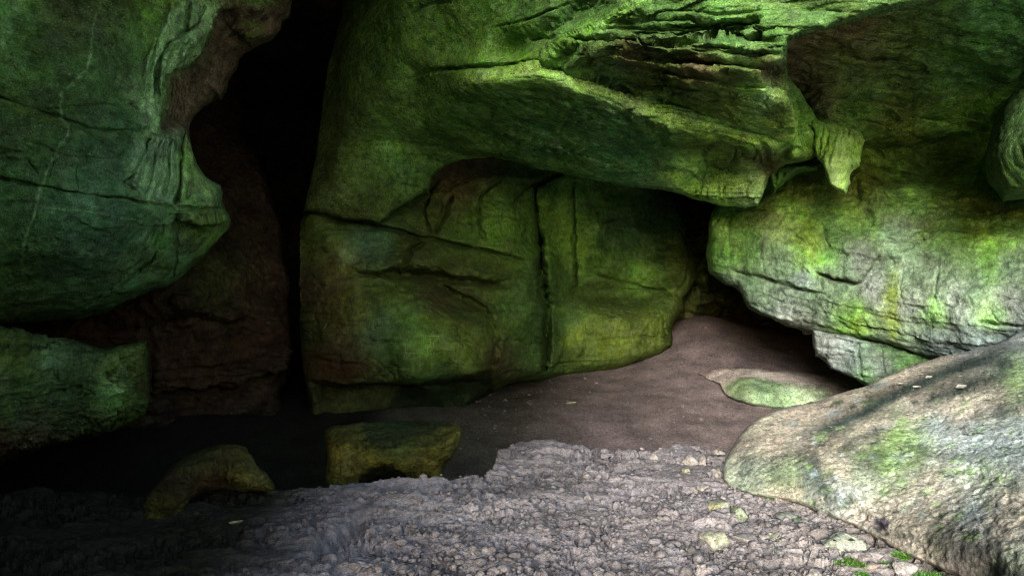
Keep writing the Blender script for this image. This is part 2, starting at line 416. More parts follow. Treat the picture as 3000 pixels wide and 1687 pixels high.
# ledge block under the left wall
polyB = [(-900, 930), (0, 958), (60, 968), (110, 985), (170, 996), (215, 1000), (262, 1014), (300, 1026), (352, 1015), (428, 1006), (434, 1060), (432, 1120), (436, 1180), (420, 1215), (360, 1250), (270, 1278), (150, 1300), (60, 1330), (0, 1362), (-900, 1500)]
Bk = Rock(-900, 520, 880, 1560, [(-900, 880, 4.6), (-900, 1560, 4.2), (0, 880, 7.6), (0, 970, 7.2), (0, 1060, 6.7), (0, 1250, 6.6), (0, 1400, 7.2), (200, 1000, 7.8), (200, 1100, 7.2), (200, 1250, 7.3), (330, 1060, 7.7), (330, 1200, 7.6), (380, 1020, 7.9), (375, 1100, 7.75),
    (390, 1060, 7.9), (432, 1060, 8.6), (432, 1200, 8.5), (300, 1290, 8.2), (520, 880, 9.3), (520, 1560, 9.3), (200, 1400, 7.8)], soft=6, poly=polyB, warp=(9, 45), seed=2)
Bk.groove([(80, 975), (95, 1012), (180, 1030), (270, 1032)], 5, .14).groove([(0, 990), (90, 1018), (170, 1026)], 4, .08).step([(280, 1034), (180, 1030), (95, 1015), (0, 985)], .10, 4, 50)
Bk.groove([(380, 1030), (372, 1090), (378, 1150), (395, 1190)], 6, .12).bump(345, 1095, 26, 26, .12).bump(360, 1110, 30, 60, .08)
for k in range(8):
    u = random.uniform(20, 390); v = random.uniform(1060, 1260); Bk.step([(u, v), (u+random.uniform(20, 60), v-random.uniform(-4, 14))], random.uniform(.04, .1), 3, 18)
for k in range(34):
    u = random.uniform(0, 420); v = random.uniform(1000, 1300); L = random.uniform(20, 100); a = random.choice([.15, .3, .4, 1.4])
    pts = [(u, v)]
    for q in range(4): a += random.uniform(-.4, .4); pts.append((pts[-1][0]+L/4*math.cos(a), pts[-1][1]+L/4*math.sin(a)))
    Bk.groove(pts, 2.4, random.uniform(.015, .05))
Bk.paint([(50, 1000, OL, 60), (150, 1050, GP, 40), (60, 1060, OL, 60), (250, 1060, (.10, .16, .06), 50), (200, 1150, GD, 60), (330, 1130, GP, 35), (350, 1160, GB, 35), (320, 1070, OL, 40), (400, 1060, OL, 50), (415, 1130, BR, 30), (60, 1180, GD, 60), (250, 1210, OD, 60), (100, 1270, BR, 80), (0, 1340, RB, 60), (380, 1220, OL, 40)], warp=35)
ledge = Bk.build('rock_ledge', M_left, None, alb=0.72, rnd=(26, .4), thick=3, skirt=40, rough=.18, freq=1.6, rough2=.06, strata=(.05, 5), terr=((.22, 5, 1.1, 1.1, 1.8),))
tag(ledge, 'jutting block of olive green rock low at the left, under the smooth wall', 'rock ledge')

# ================================================================== RECESS WALL (brown, behind)
polyC = [(-300, -400), (760, -400), (720, 0), (700, 250), (710, 400), (780, 520), (815, 640), (835, 760), (842, 860), (846, 940), (853, 1040), (846, 1100), (822, 1140), (815, 1230), (800, 1330), (-300, 1410)]
Cw = Rock(-300, 900, -400, 1420, [(-300, -400, 12.5), (-300, 1420, 11), (0, 900, 11.5), (200, 950, 11.2), (400, 940, 11.4), (480, 860, 11.0), (600, 820, 11.6), (560, 500, 13.4), (680, 500, 15), (700, 200, 17), (700, -400, 17), (900, -400, 19), (620, 940, 12), (700, 950, 12.2),
    (460, 950, 11.7), (450, 1100, 11.6), (600, 1100, 11.9), (780, 1050, 12.4), (842, 940, 13.2), (842, 1080, 13), (700, 1200, 12.7), (400, 1230, 12.2), (500, 1400, 11.0), (800, 760, 14), (900, 1420, 11.5), (0, 1100, 11.3), (820, 640, 15)], soft=7, poly=polyC, warp=(12, 60), seed=3)
Cw.groove([(250, 930), (330, 965), (430, 960), (520, 930), (600, 925), (680, 950), (760, 945), (830, 960)], 12, .35).groove([(440, 960), (442, 1060), (446, 1180)], 7, .2)
Cw.bump(600, 900, 90, 22, .3, .2).bump(560, 870, 70, 18, .25, -.2).groove([(560, 890), (620, 905), (700, 925)], 5, .15).groove([(640, 870), (700, 905), (790, 930)], 5, .15).bump(540, 955, 30, 22, .15)
Cw.step([(860, 1085), (780, 1100), (700, 1125), (600, 1130), (450, 1150)][::-1], .5, 8, 90)
for k in range(34):
    u = random.uniform(440, 820); v = random.uniform(820, 1200); L = random.uniform(20, 100); a = random.choice([.15, .3, .4, 1.4])
    pts = [(u, v)]
    for q in range(4): a += random.uniform(-.4, .4); pts.append((pts[-1][0]+L/4*math.cos(a), pts[-1][1]+L/4*math.sin(a)))
    Cw.groove(pts, 2.4, random.uniform(.015, .05))
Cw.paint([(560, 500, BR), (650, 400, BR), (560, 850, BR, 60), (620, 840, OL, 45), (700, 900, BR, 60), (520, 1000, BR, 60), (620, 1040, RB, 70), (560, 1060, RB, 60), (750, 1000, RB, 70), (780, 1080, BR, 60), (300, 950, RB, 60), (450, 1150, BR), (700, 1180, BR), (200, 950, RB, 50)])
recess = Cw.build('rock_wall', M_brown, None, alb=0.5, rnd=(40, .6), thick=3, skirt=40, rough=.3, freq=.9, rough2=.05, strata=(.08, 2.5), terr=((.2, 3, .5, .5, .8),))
tag(recess, 'dark reddish brown rock wall set back beside the tall black cleft', 'rock wall')

# ================================================================== CENTRE WALL
polyD = [(935, 380), (2100, 380), (2060, 500), (1945, 548), (1990, 590), (2030, 643), (2006, 700), (2043, 783), (2040, 822), (2001, 875), (2000, 910), (1968, 962), (1970, 1012), (1930, 1038), (1870, 1060), (1800, 1082), (1650, 1110), (1490, 1122),
         (1430, 1160), (1380, 1200), (1290, 1240), (1150, 1300), (940, 1300), (915, 1235), (898, 1150), (886, 1080), (884, 1000), (868, 930), (850, 850), (844, 790), (852, 720), (880, 650), (905, 600), (920, 500)]
ptsD = [(900, 380, 14), (2120, 380, 17), (905, 610, 13), (860, 720, 13.2), (850, 850, 13), (885, 1000, 12.6), (900, 1150, 12.2), (930, 1240, 12), (940, 1320, 11.2),
    (960, 700, 12.2), (1000, 760, 12.1), (940, 850, 12.1), (970, 1000, 11.8), (1020, 800, 12.2), (1040, 690, 12.4), (1115, 670, 12.5),
    (1180, 560, 13.6), (1250, 600, 13.6), (1300, 500, 13.8), (1400, 470, 14.2), (1300, 640, 13.5), (1400, 600, 13.9), (1500, 560, 14.4), (1500, 700, 13.6), (1560, 620, 14.6), (1560, 760, 13.8), (1640, 510, 15.6), (1650, 600, 15.6),
    (1270, 700, 13.1), (1250, 750, 12.6), (1400, 760, 13.2), (1550, 800, 13.6), (1150, 780, 12.2), (1300, 795, 12.7), (1450, 830, 13.3), (1150, 808, 12.6), (1300, 820, 13.1),
    (1060, 830, 11.7), (1150, 850, 11.55), (1230, 900, 11.6), (1340, 910, 11.9), (1420, 930, 12.0), (1440, 1030, 11.9), (1300, 1000, 11.4), (1150, 1000, 11.3), (1050, 950, 11.5), (1050, 1100, 11.5), (1200, 1100, 11.3), (1380, 1090, 11.6), (1450, 1060, 12.1),
    (1475, 1000, 13.2), (1470, 930, 13.2), (1400, 865, 12.9), (1350, 850, 12.7), (1500, 900, 13.3), (1580, 900, 13.6), (1500, 1050, 13.4), (1580, 1080, 14), (1480, 1120, 13.9), (1590, 1110, 15),
    (1000, 1160, 11.9), (1150, 1140, 12.0), (1300, 1130, 12.0), (1400, 1130, 12.3), (1000, 1230, 11.8), (1150, 1220, 12.3), (1300, 1200, 12.6), (1100, 1300, 11.9), (1300, 1300, 12),
    (1620, 700, 15.8), (1620, 900, 15.8), (1650, 1000, 15.6), (1620, 1110, 16.3), (1750, 600, 16.2), (1750, 760, 15.9), (1850, 700, 17.0), (1950, 720, 17.2), (1900, 620, 17.2), (1850, 790, 16.6), (2000, 800, 16.6), (2035, 800, 17), (1950, 560, 17.8), (2030, 643, 17.8),
    (1700, 860, 16.6), (1800, 870, 17.1), (1900, 870, 17.1), (1990, 850, 17), (1650, 890, 15.7), (1700, 912, 15.7), (1780, 928, 15.6), (1850, 940, 15.6), (1900, 940, 15.7), (1960, 912, 16.1), (1800, 1070, 15.8), (1700, 1065, 15.8), (1960, 1010, 16.4), (1880, 1060, 16.2), (1800, 1110, 16.4), (2120, 1300, 17)]
Dw = Rock(880, 2120, 380, 1320, ptsD, soft=4, poly=polyD, warp=(9, 55), seed=4)
K2 = [(900, 620), (1000, 638), (1095, 660), (1160, 673), (1235, 698), (1270, 699), (1330, 716), (1400, 728), (1450, 741), (1520, 757), (1572, 778)]
Dw.groove(K2, 5, .45).step(K2, .12, 5, 60)
Dw.groove([(1640, 512), (1600, 528), (1570, 548), (1567, 624), (1577, 700), (1585, 790)], 8, 1.1, False).groove([(1580, 690), (1590, 800), (1602, 890), (1605, 950), (1597, 1075)], 11, 1.6, False)
for ln, w, h in (([(1290, 520), (1265, 557), (1242, 617), (1248, 650), (1270, 690)], 6, .22), ([(1330, 570), (1300, 640), (1285, 670), (1272, 698)], 7, .25), ([(1481, 512), (1440, 550), (1408, 582), (1401, 627), (1408, 672), (1430, 700)], 6, .22),
                 ([(1650, 505), (1580, 530), (1544, 550), (1506, 589), (1512, 640)], 6, .18), ([(1345, 625), (1335, 660), (1338, 690)], 4, .1), ([(1290, 585), (1300, 610), (1280, 660)], 4, .1), ([(1460, 620), (1470, 660), (1480, 690)], 5, .06),
                 ([(1247, 705), (1210, 730), (1190, 765), (1178, 790)], 7, .2), ([(1260, 704), (1205, 735), (1140, 745), (1115, 775)], 5, .12), ([(1175, 680), (1165, 715)], 4, .08),
                 ([(1684, 520), (1678, 560), (1684, 640), (1679, 720), (1686, 800), (1690, 828), (1668, 862)], 5, .3), ([(1812, 636), (1770, 652), (1757, 682), (1762, 716), (1788, 748)], 6, .25),
                 ([(1700, 796), (1740, 805), (1830, 830), (1930, 850), (1995, 870)], 4, .18), ([(1985, 660), (2012, 720), (2016, 780), (2008, 822), (1985, 852)], 4, .25), ([(1960, 540), (1985, 600), (2005, 640)], 5, .2),
                 ([(1712, 930), (1716, 990), (1706, 1050)], 5, .10), ([(1812, 960), (1805, 1040)], 3, .05), ([(1852, 945), (1848, 980)], 5, .10), ([(1905, 942), (1893, 985), (1898, 1030)], 4, .07), ([(1950, 915), (1944, 960), (1957, 1010)], 6, .12), ([(1880, 975), (1872, 1050)], 4, .07), ([(1936, 940), (1922, 1030)], 3, .06)):
    Dw.groove(ln, w*.75, h*1.9)
# arch strata above the alcove
for k in range(7):
    Dw.step([(1250+k*6, 575+k*3), (1290+k*7, 515+k*5), (1380+k*4, 482+k*6), (1470, 484+k*5), (1560, 496+k*4), (1640, 512+k*2)][::-1], .10, 3, 16)
Dw.groove([(1025, 800), (1060, 808), (1120, 806), (1200, 803), (1280, 812), (1340, 822), (1420, 828), (1500, 835)], 8, .7)
Dw.ridge([(1000, 775), (1100, 778), (1250, 785), (1400, 800), (1540, 815)], 24, .28)
Dw.groove([(1500, 805), (1510, 795), (1545, 805), (1580, 815)], 4, .2).groove([(1505, 812), (1540, 815), (1585, 816)], 3.5, .2)
Dw.step([(1040, 820), (1120, 818), (1170, 832), (1195, 855), (1212, 882)], .18, 5, 60)
Dw.step([(1280, 822), (1340, 855), (1400, 888), (1425, 900), (1432, 930), (1450, 958), (1462, 1010), (1456, 1060), (1440, 1100)], .5, 8, 60)
Dw.groove([(1335, 950), (1340, 980), (1350, 1000), (1400, 1015), (1450, 1030)], 5, .12).groove([(1240, 885), (1250, 905), (1340, 945)], 4, .07).step([(1212, 880), (1245, 895), (1300, 930), (1335, 950), (1345, 1000)], .12, 6, 50)
Dw.groove([(1080, 1126), (1180, 1122), (1300, 1118), (1400, 1105), (1445, 1080)], 8, .4).step([(905, 1110), (1000, 1132), (1080, 1128), (1200, 1126), (1400, 1110), (1450, 1075)], 1.0, 7, 420)
Dw.groove([(895, 1045), (960, 1060), (1030, 1068), (1078, 1072)], 4, .12).groove([(1076, 1074), (1075, 1095), (1060, 1110)], 3, .08).groove([(982, 1095), (975, 1130)], 3, .08)
Dw.groove([(1430, 905), (1460, 950), (1468, 1020), (1450, 1080)], 7, .3).bump(1445, 905, 20, 16, .2).groove([(1390, 855), (1370, 850), (1342, 858)], 5, .2).bump(1480, 860, 70, 30, .25)
# flowstone on the far part
Dw.ridge([(1740, 540), (1768, 590), (1750, 650), (1745, 740), (1735, 790)], 22, .28).bump(1740, 765, 16, 24, .2).bump(1715, 895, 22, 26, .35)
for k in range(14):
    v = 690+k*12; Dw.groove([(862+random.uniform(0, 20), v), (930+random.uniform(0, 40), v-12+random.uniform(-8, 8)), (1000, v-20)], 3.5, random.uniform(.02, .07))
for k in range(16):
    u = random.uniform(870, 940); v = random.uniform(780, 980); Dw.groove([(u, v), (u+random.uniform(-8, 8), v+random.uniform(20, 60))], 3, .05)
for k in range(46):
    u = random.uniform(900, 2020); v = random.uniform(520, 1100); L = random.uniform(25, 110); a = random.choice([.2, .3, 1.5, 1.7])
    pts = [(u, v)]
    for q in range(4): a += random.uniform(-.35, .35); pts.append((pts[-1][0]+L/4*math.cos(a), pts[-1][1]+L/4*math.sin(a)))
    Dw.groove(pts, 2.6, random.uniform(.04, .14))
Dw.paint([(930, 700, OL, 50), (920, 850, BR, 50), (930, 950, OD, 60), (980, 900, (.16, .13, .03), 45), (1000, 780, (.17, .13, .03), 35), (1080, 720, GT, 45), (1020, 760, GP, 18), (1000, 1000, BR, 50), (960, 1060, RB, 40), (1050, 1080, RB, 35),
          (1150, 600, GD, 50), (1250, 620, OD, 60), (1350, 560, BR, 40), (1400, 490, BR, 50), (1300, 500, BR, 40), (1450, 640, GB, 50), (1530, 680, GR, 50), (1380, 680, GR, 50), (1500, 560, GD, 50), (1300, 760, OD, 60), (1450, 790, OD, 60), (1550, 830, GD, 40), (1200, 770, OD, 60),
          (1100, 850, OL, 45), (1170, 850, OL, 30), (1280, 870, BR, 40), (1380, 930, OD, 40), (1050, 920, OL, 40), (1100, 960, GT, 40), (1200, 940, GR, 40), (1230, 1010, GB, 35), (1280, 960, OL, 35), (1250, 1050, OL, 40), (1150, 1040, GD, 40), (1380, 1050, OL, 45), (1430, 960, OL, 40),
          (1100, 1120, OD, 50), (1300, 1120, GD, 50), (1050, 1200, OL, 50), (1200, 1200, GD, 60), (1500, 920, GD, 40), (1540, 1000, GD, 50), (1460, 1050, BR, 40), (1580, 900, GD, 40),
          (1640, 650, GB, 50), (1700, 700, GB, 40), (1750, 750, GB, 25), (1760, 590, GB, 25), (1850, 700, (.09, .24, .10), 60), (1800, 660, GT, 50), (1950, 640, GD, 60), (1850, 800, GB, 50), (2000, 800, OL, 40), (1800, 880, OD, 60), (1700, 980, OL, 30), (1690, 970, (.24, .4, .06), 26), (1810, 990, (.24, .36, .05), 26), (1770, 990, OL, 40), (1850, 1000, OL, 50), (1950, 960, OL, 40), (1640, 950, GD, 40), (1800, 580, GB, 50)], warp=35)
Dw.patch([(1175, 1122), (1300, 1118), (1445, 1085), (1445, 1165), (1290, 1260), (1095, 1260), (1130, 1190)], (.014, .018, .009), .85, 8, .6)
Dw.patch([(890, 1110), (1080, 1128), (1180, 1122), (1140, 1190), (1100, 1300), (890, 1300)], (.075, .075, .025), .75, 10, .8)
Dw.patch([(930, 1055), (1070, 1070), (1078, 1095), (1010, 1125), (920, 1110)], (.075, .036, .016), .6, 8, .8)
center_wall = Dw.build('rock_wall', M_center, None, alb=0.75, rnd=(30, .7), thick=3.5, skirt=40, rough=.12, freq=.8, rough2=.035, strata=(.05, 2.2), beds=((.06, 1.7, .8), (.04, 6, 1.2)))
tag(center_wall, 'mossy middle rock wall with bulging base, arched alcove and black vertical crack', 'rock wall')

# ================================================================== CEILING
polyE = [(985, -600), (1015, -60), (1000, 60), (960, 200), (945, 320), (925, 470), (905, 560), (890, 618), (1000, 640), (1112, 656), (1150, 625), (1190, 592), (1240, 566), (1258, 548), (1262, 520), (1300, 486), (1350, 468), (1400, 462), (1440, 458), (1500, 470), (1570, 492), (1650, 505), (1720, 522),
         (1850, 545), (1945, 552), (2010, 570), (2100, 600), (2180, 608), (2222, 600), (2228, 575), (2248, 535), (2256, 512), (2300, 480), (2372, 470), (2392, 455), (2400, 395), (2530, 400), (2520, 392), (2412, 384), (2378, 325), (2338, 268), (2305, 225), (2302, 160), (2312, 118), (2380, 92), (2470, 72), (2580, 36), (2700, 18), (2790, -8), (3000, -60), (3500, -200), (3500, -900), (985, -900)]
def zc(u, v, z): return (u, v, z*F/(CV-v))
ptsE = [(985, -900, 8), (1000, -300, 10.5), (1010, 0, 13.2), (950, 250, 13.6), (920, 450, 13.2), (890, 620, 12.5), (1060, 60, 11.4), (1020, 250, 11.9), (1000, 420, 12.1), (980, 560, 12.1), (1112, 660, 12.1), (1120, 540, 12.1), (1180, 420, 12.0), (1100, 300, 11.2), (1180, 160, 10.2), (1180, 0, 9.6), (1250, 560, 12.6),
        (1300, 484, 12.7), (1400, 458, 12.3), (1650, 508, 12.1), (1800, 535, 11.6), (1200, -400, 7.2), (1240, 380, 11.4), (1240, 260, 10.6),
        (1290, 205, 9.7), (1340, 292, 9.6), (1400, 195, 8.9), (1400, 243, 8.75), (1480, 190, 8.5), (1480, 239, 8.4), (1575, 179, 8.15), (1580, 231, 8.1), (1650, 196, 8.15), (1650, 250, 8.1), (1740, 233, 8.2), (1740, 282, 8.15), (1820, 261, 8.25), (1820, 308, 8.2), (1900, 290, 8.3), (1900, 346, 8.2), (1960, 302, 8.3), (1960, 375, 8.15), (2100, 346, 8.4), (2100, 395, 8.3), (2200, 376, 8.5), (2200, 420, 8.4), (2340, 410, 8.6), (2332, 452, 8.5),
        zc(1650, 400, 2.27), zc(1450, 380, 2.5), zc(1850, 400, 2.08), zc(1600, 310, 2.42), zc(1420, 300, 2.6), zc(1850, 470, 1.95), zc(1960, 448, 1.92), zc(2050, 452, 1.86), (2100, 482, 10.3), (2150, 514, 10.2), (2220, 511, 9.9), (2250, 524, 9.9), (1980, 568, 10.9), (2100, 604, 10.6), (2222, 606, 10.1), (1860, 548, 11.3),
        (2290, 470, 9.6), (2370, 468, 9.8), (2392, 455, 9.9), (2400, 395, 10.2), (2530, 400, 10.8), (2410, 382, 10.4), (2345, 300, 9.4), (2310, 226, 8.3), (2350, 420, 9.3),
        (1575, 164, 8.1), (1640, 120, 7.8), (1700, 100, 7.6), (1800, 55, 7.2), (1910, 0, 6.9), (1500, 150, 9.0), (1450, 60, 8.7), (1350, 130, 9.5), (1700, 30, 8.1), (1300, 20, 9.2), (1600, -100, 7.6), (1400, -400, 7.0), (1900, -200, 6.6),
        (1750, 190, 7.5), (1750, 135, 7.25), (1750, 90, 7.3), (1900, 200, 7.15), (1900, 160, 6.85), (1900, 132, 6.85), (1900, 108, 6.65), (2050, 250, 6.95), (2050, 158, 6.35), (2050, 120, 6.4), (2050, 60, 6.3), (2060, 0, 6.4), (2200, 320, 7.5), (2200, 205, 6.35), (2200, 142, 6.3), (2200, 112, 6.2), (2200, 40, 6.15), (2295, 290, 6.95), (2300, 180, 6.25), (2312, 118, 6.1),
        (2450, 60, 6.0), (2600, 20, 5.9), (2790, -10, 5.7), (2150, -50, 6.4), (2500, -200, 5.7), (3000, -100, 5.3), (3500, -220, 4.9), (3500, -900, 4.6), (2300, -900, 5.1), (1500, -900, 5.6)]
E = Rock(840, 3500, -900, 720, ptsE, soft=3, poly=polyE, warp=(8, 50), seed=5)
rtop = [(1230, 212), (1290, 205), (1340, 203), (1400, 196), (1480, 190), (1575, 180), (1650, 195), (1740, 234), (1820, 260), (1900, 290)]
E.groove(rtop, 6, .5).groove([(1880, 284), (1960, 298), (2100, 341), (2200, 371), (2290, 394)], 5, .3)
E.groove([(1200, 50), (1235, 20), (1270, 10), (1330, 4)], 4, .18).groove([(1080, 82), (1130, 62), (1215, 48)], 3.5, .08).groove([(1420, 85), (1500, 68), (1560, 55), (1600, 35), (1700, 0)], 3.2, .10).groove([(1540, 60), (1580, 45), (1630, 25)], 3, .06)
E.groove([(1000, 418), (1120, 415), (1190, 418)], 3, .04).groove([(1195, 417), (1290, 435), (1360, 458), (1400, 462)], 4, .1).groove([(1460, 446), (1440, 460)], 4, .15).groove([(1200, 228), (1260, 215), (1310, 208)], 4, .12)
E.groove([(1580, 276), (1640, 292), (1700, 305)], 3.5, .07).groove([(1620, 328), (1680, 342), (1730, 352)], 3.5, .07).groove([(1680, 250), (1740, 277), (1830, 310)], 3, .06)
E.groove([(1800, 250), (1782, 290)], 3, .05).bump(1960, 370, 12, 16, .12)
# layered undersides: many thin ledges running with the dip
for k in range(22):
    u = random.uniform(1650, 2230); v = random.uniform(60, 380)
    lo = 180+(u-1575)*.30 if u > 1575 else 180
    if v > lo-8: continue
    L = random.uniform(160, 420)
    sl = -.12+.42*(v/380)
    ln = [(u-L/2, v-sl*L/2), (u-L/6, v-sl*L/6+random.uniform(-7, 7)), (u+L/5, v+sl*L/5+random.uniform(-7, 7)), (u+L/2, v+sl*L/2)]
    E.step(ln[::-1] if random.random() < .8 else ln, random.uniform(.08, .28), 3, random.uniform(12, 34))
for k in range(34):
    u = random.uniform(1380, 2250); v = random.uniform(260, 560)
    lo = 240+(u-1500)*.27; hi = 470+max(0, (u-1650))*.1
    if v < lo+12 or v > hi: continue
    L = random.uniform(50, 200); sl = .25
    ln = [(u-L/2, v-sl*L/2), (u+random.uniform(-9, 9), v+random.uniform(-6, 6)), (u+L/2, v+sl*L/2)]
    E.step(ln[::-1] if random.random() < .7 else ln, random.uniform(.04, .16), 3, random.uniform(10, 28))
E.ridge([(1800, 118), (1880, 135), (1960, 148), (2080, 125), (2180, 142), (2290, 148)], 9, .16).groove([(1780, 105), (1880, 120), (1960, 135), (2080, 112), (2200, 118)], 6, .14)
E.ridge([(1578, 165), (1640, 128), (1700, 100), (1800, 55), (1910, 0)], 26, .26).groove([(1440, 150), (1520, 135), (1590, 105), (1660, 65), (1760, 10), (1800, -15)], 30, .18)
# ragged lip of the lowest slab and the fluted curtain at its right end
for k in range(7):
    u = random.uniform(2010, 2225); v = random.uniform(500, 560); E.groove([(u, v), (u+random.uniform(-14, 10), v+25), (u+random.uniform(-20, 14), v+random.uniform(40, 70))], random.uniform(3, 7), random.uniform(.04, .14))
for k in range(7): E.step([(2000, 560+k*6), (2100, 585+k*4), (2215, 575+k*5)], .06, 3, 12)
for k in range(11):
    t = k/10; E.groove([(2300+t*95, 235+t*140), (2308+t*92, 300+t*110), (2322+t*85, 400+t*50)], 3.5, .14)
E.groove([(2240, 260), (2290, 215), (2300, 140)], 5, .2).step([(2225, 300), (2262, 240), (2300, 190)], .2, 5, 40)
E.bump(2245, 285, 22, 14, .08)
for (u0, v0, u1, v1, h) in ((1640, 150, 2290, 215, .10), (1700, 190, 2300, 262, .12), (1760, 222, 2270, 300, .10), (1830, 250, 2310, 335, .10), (1900, 276, 2330, 372, .08), (1720, 118, 2300, 168, .12), (1790, 92, 2305, 130, .12), (1850, 62, 2420, 84, .10), (1930, 30, 2520, 46, .10), (1500, 262, 2000, 400, .05), (1430, 290, 1980, 440, .05), (1400, 330, 1900, 455, .05), (1650, 290, 2280, 445, .05)):
    pts = []; n = 14
    for k in range(n+1):
        t = k/n; pts.append((u0+(u1-u0)*t, v0+(v1-v0)*t+random.uniform(-5, 5)+6*math.sin(t*5+u0)))
    E.step(pts[::-1], h, 2.5, 22)
E.paint([(1000, 100, OD, 70), (1000, 350, OD, 80), (960, 560, OD, 80), (1100, 120, GR, 80), (1150, 420, GR, 70), (1200, 520, GD, 80), (1060, 620, OD, 70), (1250, 100, GR, 80), (1350, 40, GR, 80), (1450, 120, GR, 70), (1300, 250, GR, 30), (1430, 218, GB, 30), (1560, 205, GB, 30), (1350, 180, GR, 50), (1480, 170, GR, 30),
         (1700, 240, GB, 25), (1780, 275, GP, 20), (1850, 300, GD, 22), (1910, 320, GR, 20), (1950, 330, YE, 22), (2050, 365, GB, 28), (2200, 400, GB, 28), (2320, 430, GB, 25), (1640, 130, GD, 40), (1760, 70, GD, 40), (1880, 15, GD, 40), (1680, 40, GD, 50),
         (1400, 350, GR, 70), (1550, 300, GR, 60), (1600, 420, (.08, .24, .08), 70), (1800, 440, (.08, .24, .08), 70), (1650, 380, GR, 60), (1950, 400, GR, 50), (1450, 430, GR, 60), (2150, 460, OL, 40), (2250, 480, BR, 30), (2050, 420, OL, 45), (1650, 490, GR, 50), (1400, 462, OL, 40),
         (2000, 500, GB, 35), (2100, 550, GB, 35), (2190, 555, GP, 30), (1900, 520, (.08, .26, .10), 50), (1850, 160, BR, 30), (1950, 200, OD, 40), (2050, 190, BR, 35), (2150, 230, OD, 40), (2250, 210, BR, 30), (1900, 60, GD, 40), (2000, 90, GD, 30), (2120, 60, GD, 40), (2230, 80, GD, 40), (2180, 140, GD, 25), (2280, 145, GD, 25), (2080, 130, GD, 25), (2400, 40, GD, 40), (2600, 0, GD, 60),
         (1750, 170, OD, 40), (2200, 260, GB, 25), (2240, 285, GP, 22), (2100, 300, OL, 45), (2280, 330, OL, 35), (1900, 250, OL, 30), (2330, 300, GR, 25), (2370, 370, GB, 25), (2400, 395, GB, 25), (2340, 480, OD, 30), (1700, -300, GD, 200), (2600, -300, OD, 200)], warp=30)
E.stain([(1400, 205), (1560, 172), (1640, 130), (1720, 92), (1820, 45), (1920, -5)], 26, (.17, .36, .05), .75, .4)
E.stain([(1300, 248), (1440, 217), (1575, 205), (1700, 245), (1830, 288), (1950, 342), (2100, 372), (2335, 432)], 22, (.30, .50, .12), .75, .8)  # this and next: light on riser and slab lip painted as paler green
E.stain([(1880, 515), (2050, 512), (2150, 552), (2228, 562)], 34, (.22, .42, .11), .6, .9)
E.stain([(1620, 400), (1650, 440), (1680, 462)], 8, GP, .7).stain([(1500, 350), (1540, 370), (1600, 395)], 7, GP, .25).stain([(1960, 455), (2020, 500), (2080, 530)], 12, GP, .35)
ceiling = E.build('rock_ceiling', M_ceiling, None, rnd=(16, .25), alb=1.25, thick=4, skirt=40, rough=.06, freq=1.0, rough2=.03, strata=(.03, 6), dip=(.16, 0), beds=((.13, 2.6, .3), (.08, 7, .45), (.045, 17, .8)), bmask=smooth(1480, 1620, E.U+.9*(E.V-150)), mott=.26)
tag(ceiling, 'layered bright green rock ceiling sloping down to the right in stepped slabs', 'rock ceiling')

# drapery hanging from the ceiling
H = Rock(2340, 2570, 330, 600, [(2340, 330, 9.9), (2570, 330, 10.3), (2400, 375, 9.75), (2530, 400, 10.1), (2450, 420, 9.35), (2470, 500, 9.25), (2395, 450, 9.55), (2515, 470, 9.6), (2470, 560, 9.4), (2340, 600, 9.8), (2570, 600, 9.8)], soft=4, step=2.4,
         poly=[(2372, 350), (2390, 400), (2386, 425), (2389, 448), (2397, 466), (2405, 462), (2410, 480), (2420, 500), (2428, 530), (2441, 546), (2450, 552), (2466, 561), (2479, 567), (2487, 538), (2491, 510), (2494, 484), (2503, 496), (2509, 478), (2517, 487), (2523, 450), (2532, 410), (2520, 386), (2480, 372), (2430, 352)], warp=(7, 22), seed=6)
for k, (a, b_, c_, w) in enumerate(((2412, 2402, 2396, 4), (2432, 2420, 2405, 5), (2452, 2440, 2428, 4), (2470, 2462, 2455, 4), (2487, 2482, 2474, 5), (2503, 2500, 2494, 4), (2516, 2513, 2508, 4))):
    H.groove([(a, 372), (b_, 425), (c_, 475)], w, .12)
H.paint([(2460, 365, GR, 20), (2420, 400, GB, 40), (2470, 430, (.34, .56, .2), 40), (2510, 430, GB, 40), (2470, 520, (.36, .6, .17), 40)])
dr = H.build('drapery', M_center, ceiling, rnd=(9, .12), thick=.5, skirt=30, rough=.08, freq=3, rough2=.035)
dr['label'] = 'pale green fluted stone drapery hanging from the ceiling edge'
H2 = Rock(2235, 2400, 470, 600, [(2235, 470, 10.3), (2400, 470, 10.5), (2270, 520, 10.1), (2340, 490, 10.3), (2235, 600, 10.2), (2400, 600, 10.4)], step=2.6, poly=[(2250, 500), (2254, 523), (2260, 545), (2267, 565), (2280, 552), (2292, 541), (2315, 522), (2340, 504), (2395, 500), (2400, 478), (2300, 480)], warp=(5, 22), seed=7)
H2.groove([(2275, 500), (2270, 550)], 4, .1).groove([(2300, 495), (2290, 540)], 4, .1)
H2.paint([(2270, 530, GR, 40), (2340, 490, GD, 40)])
H2.build('drapery', M_center, ceiling, rnd=(14, .25), thick=.7, skirt=25, rough=.06, freq=3, rough2=.02)

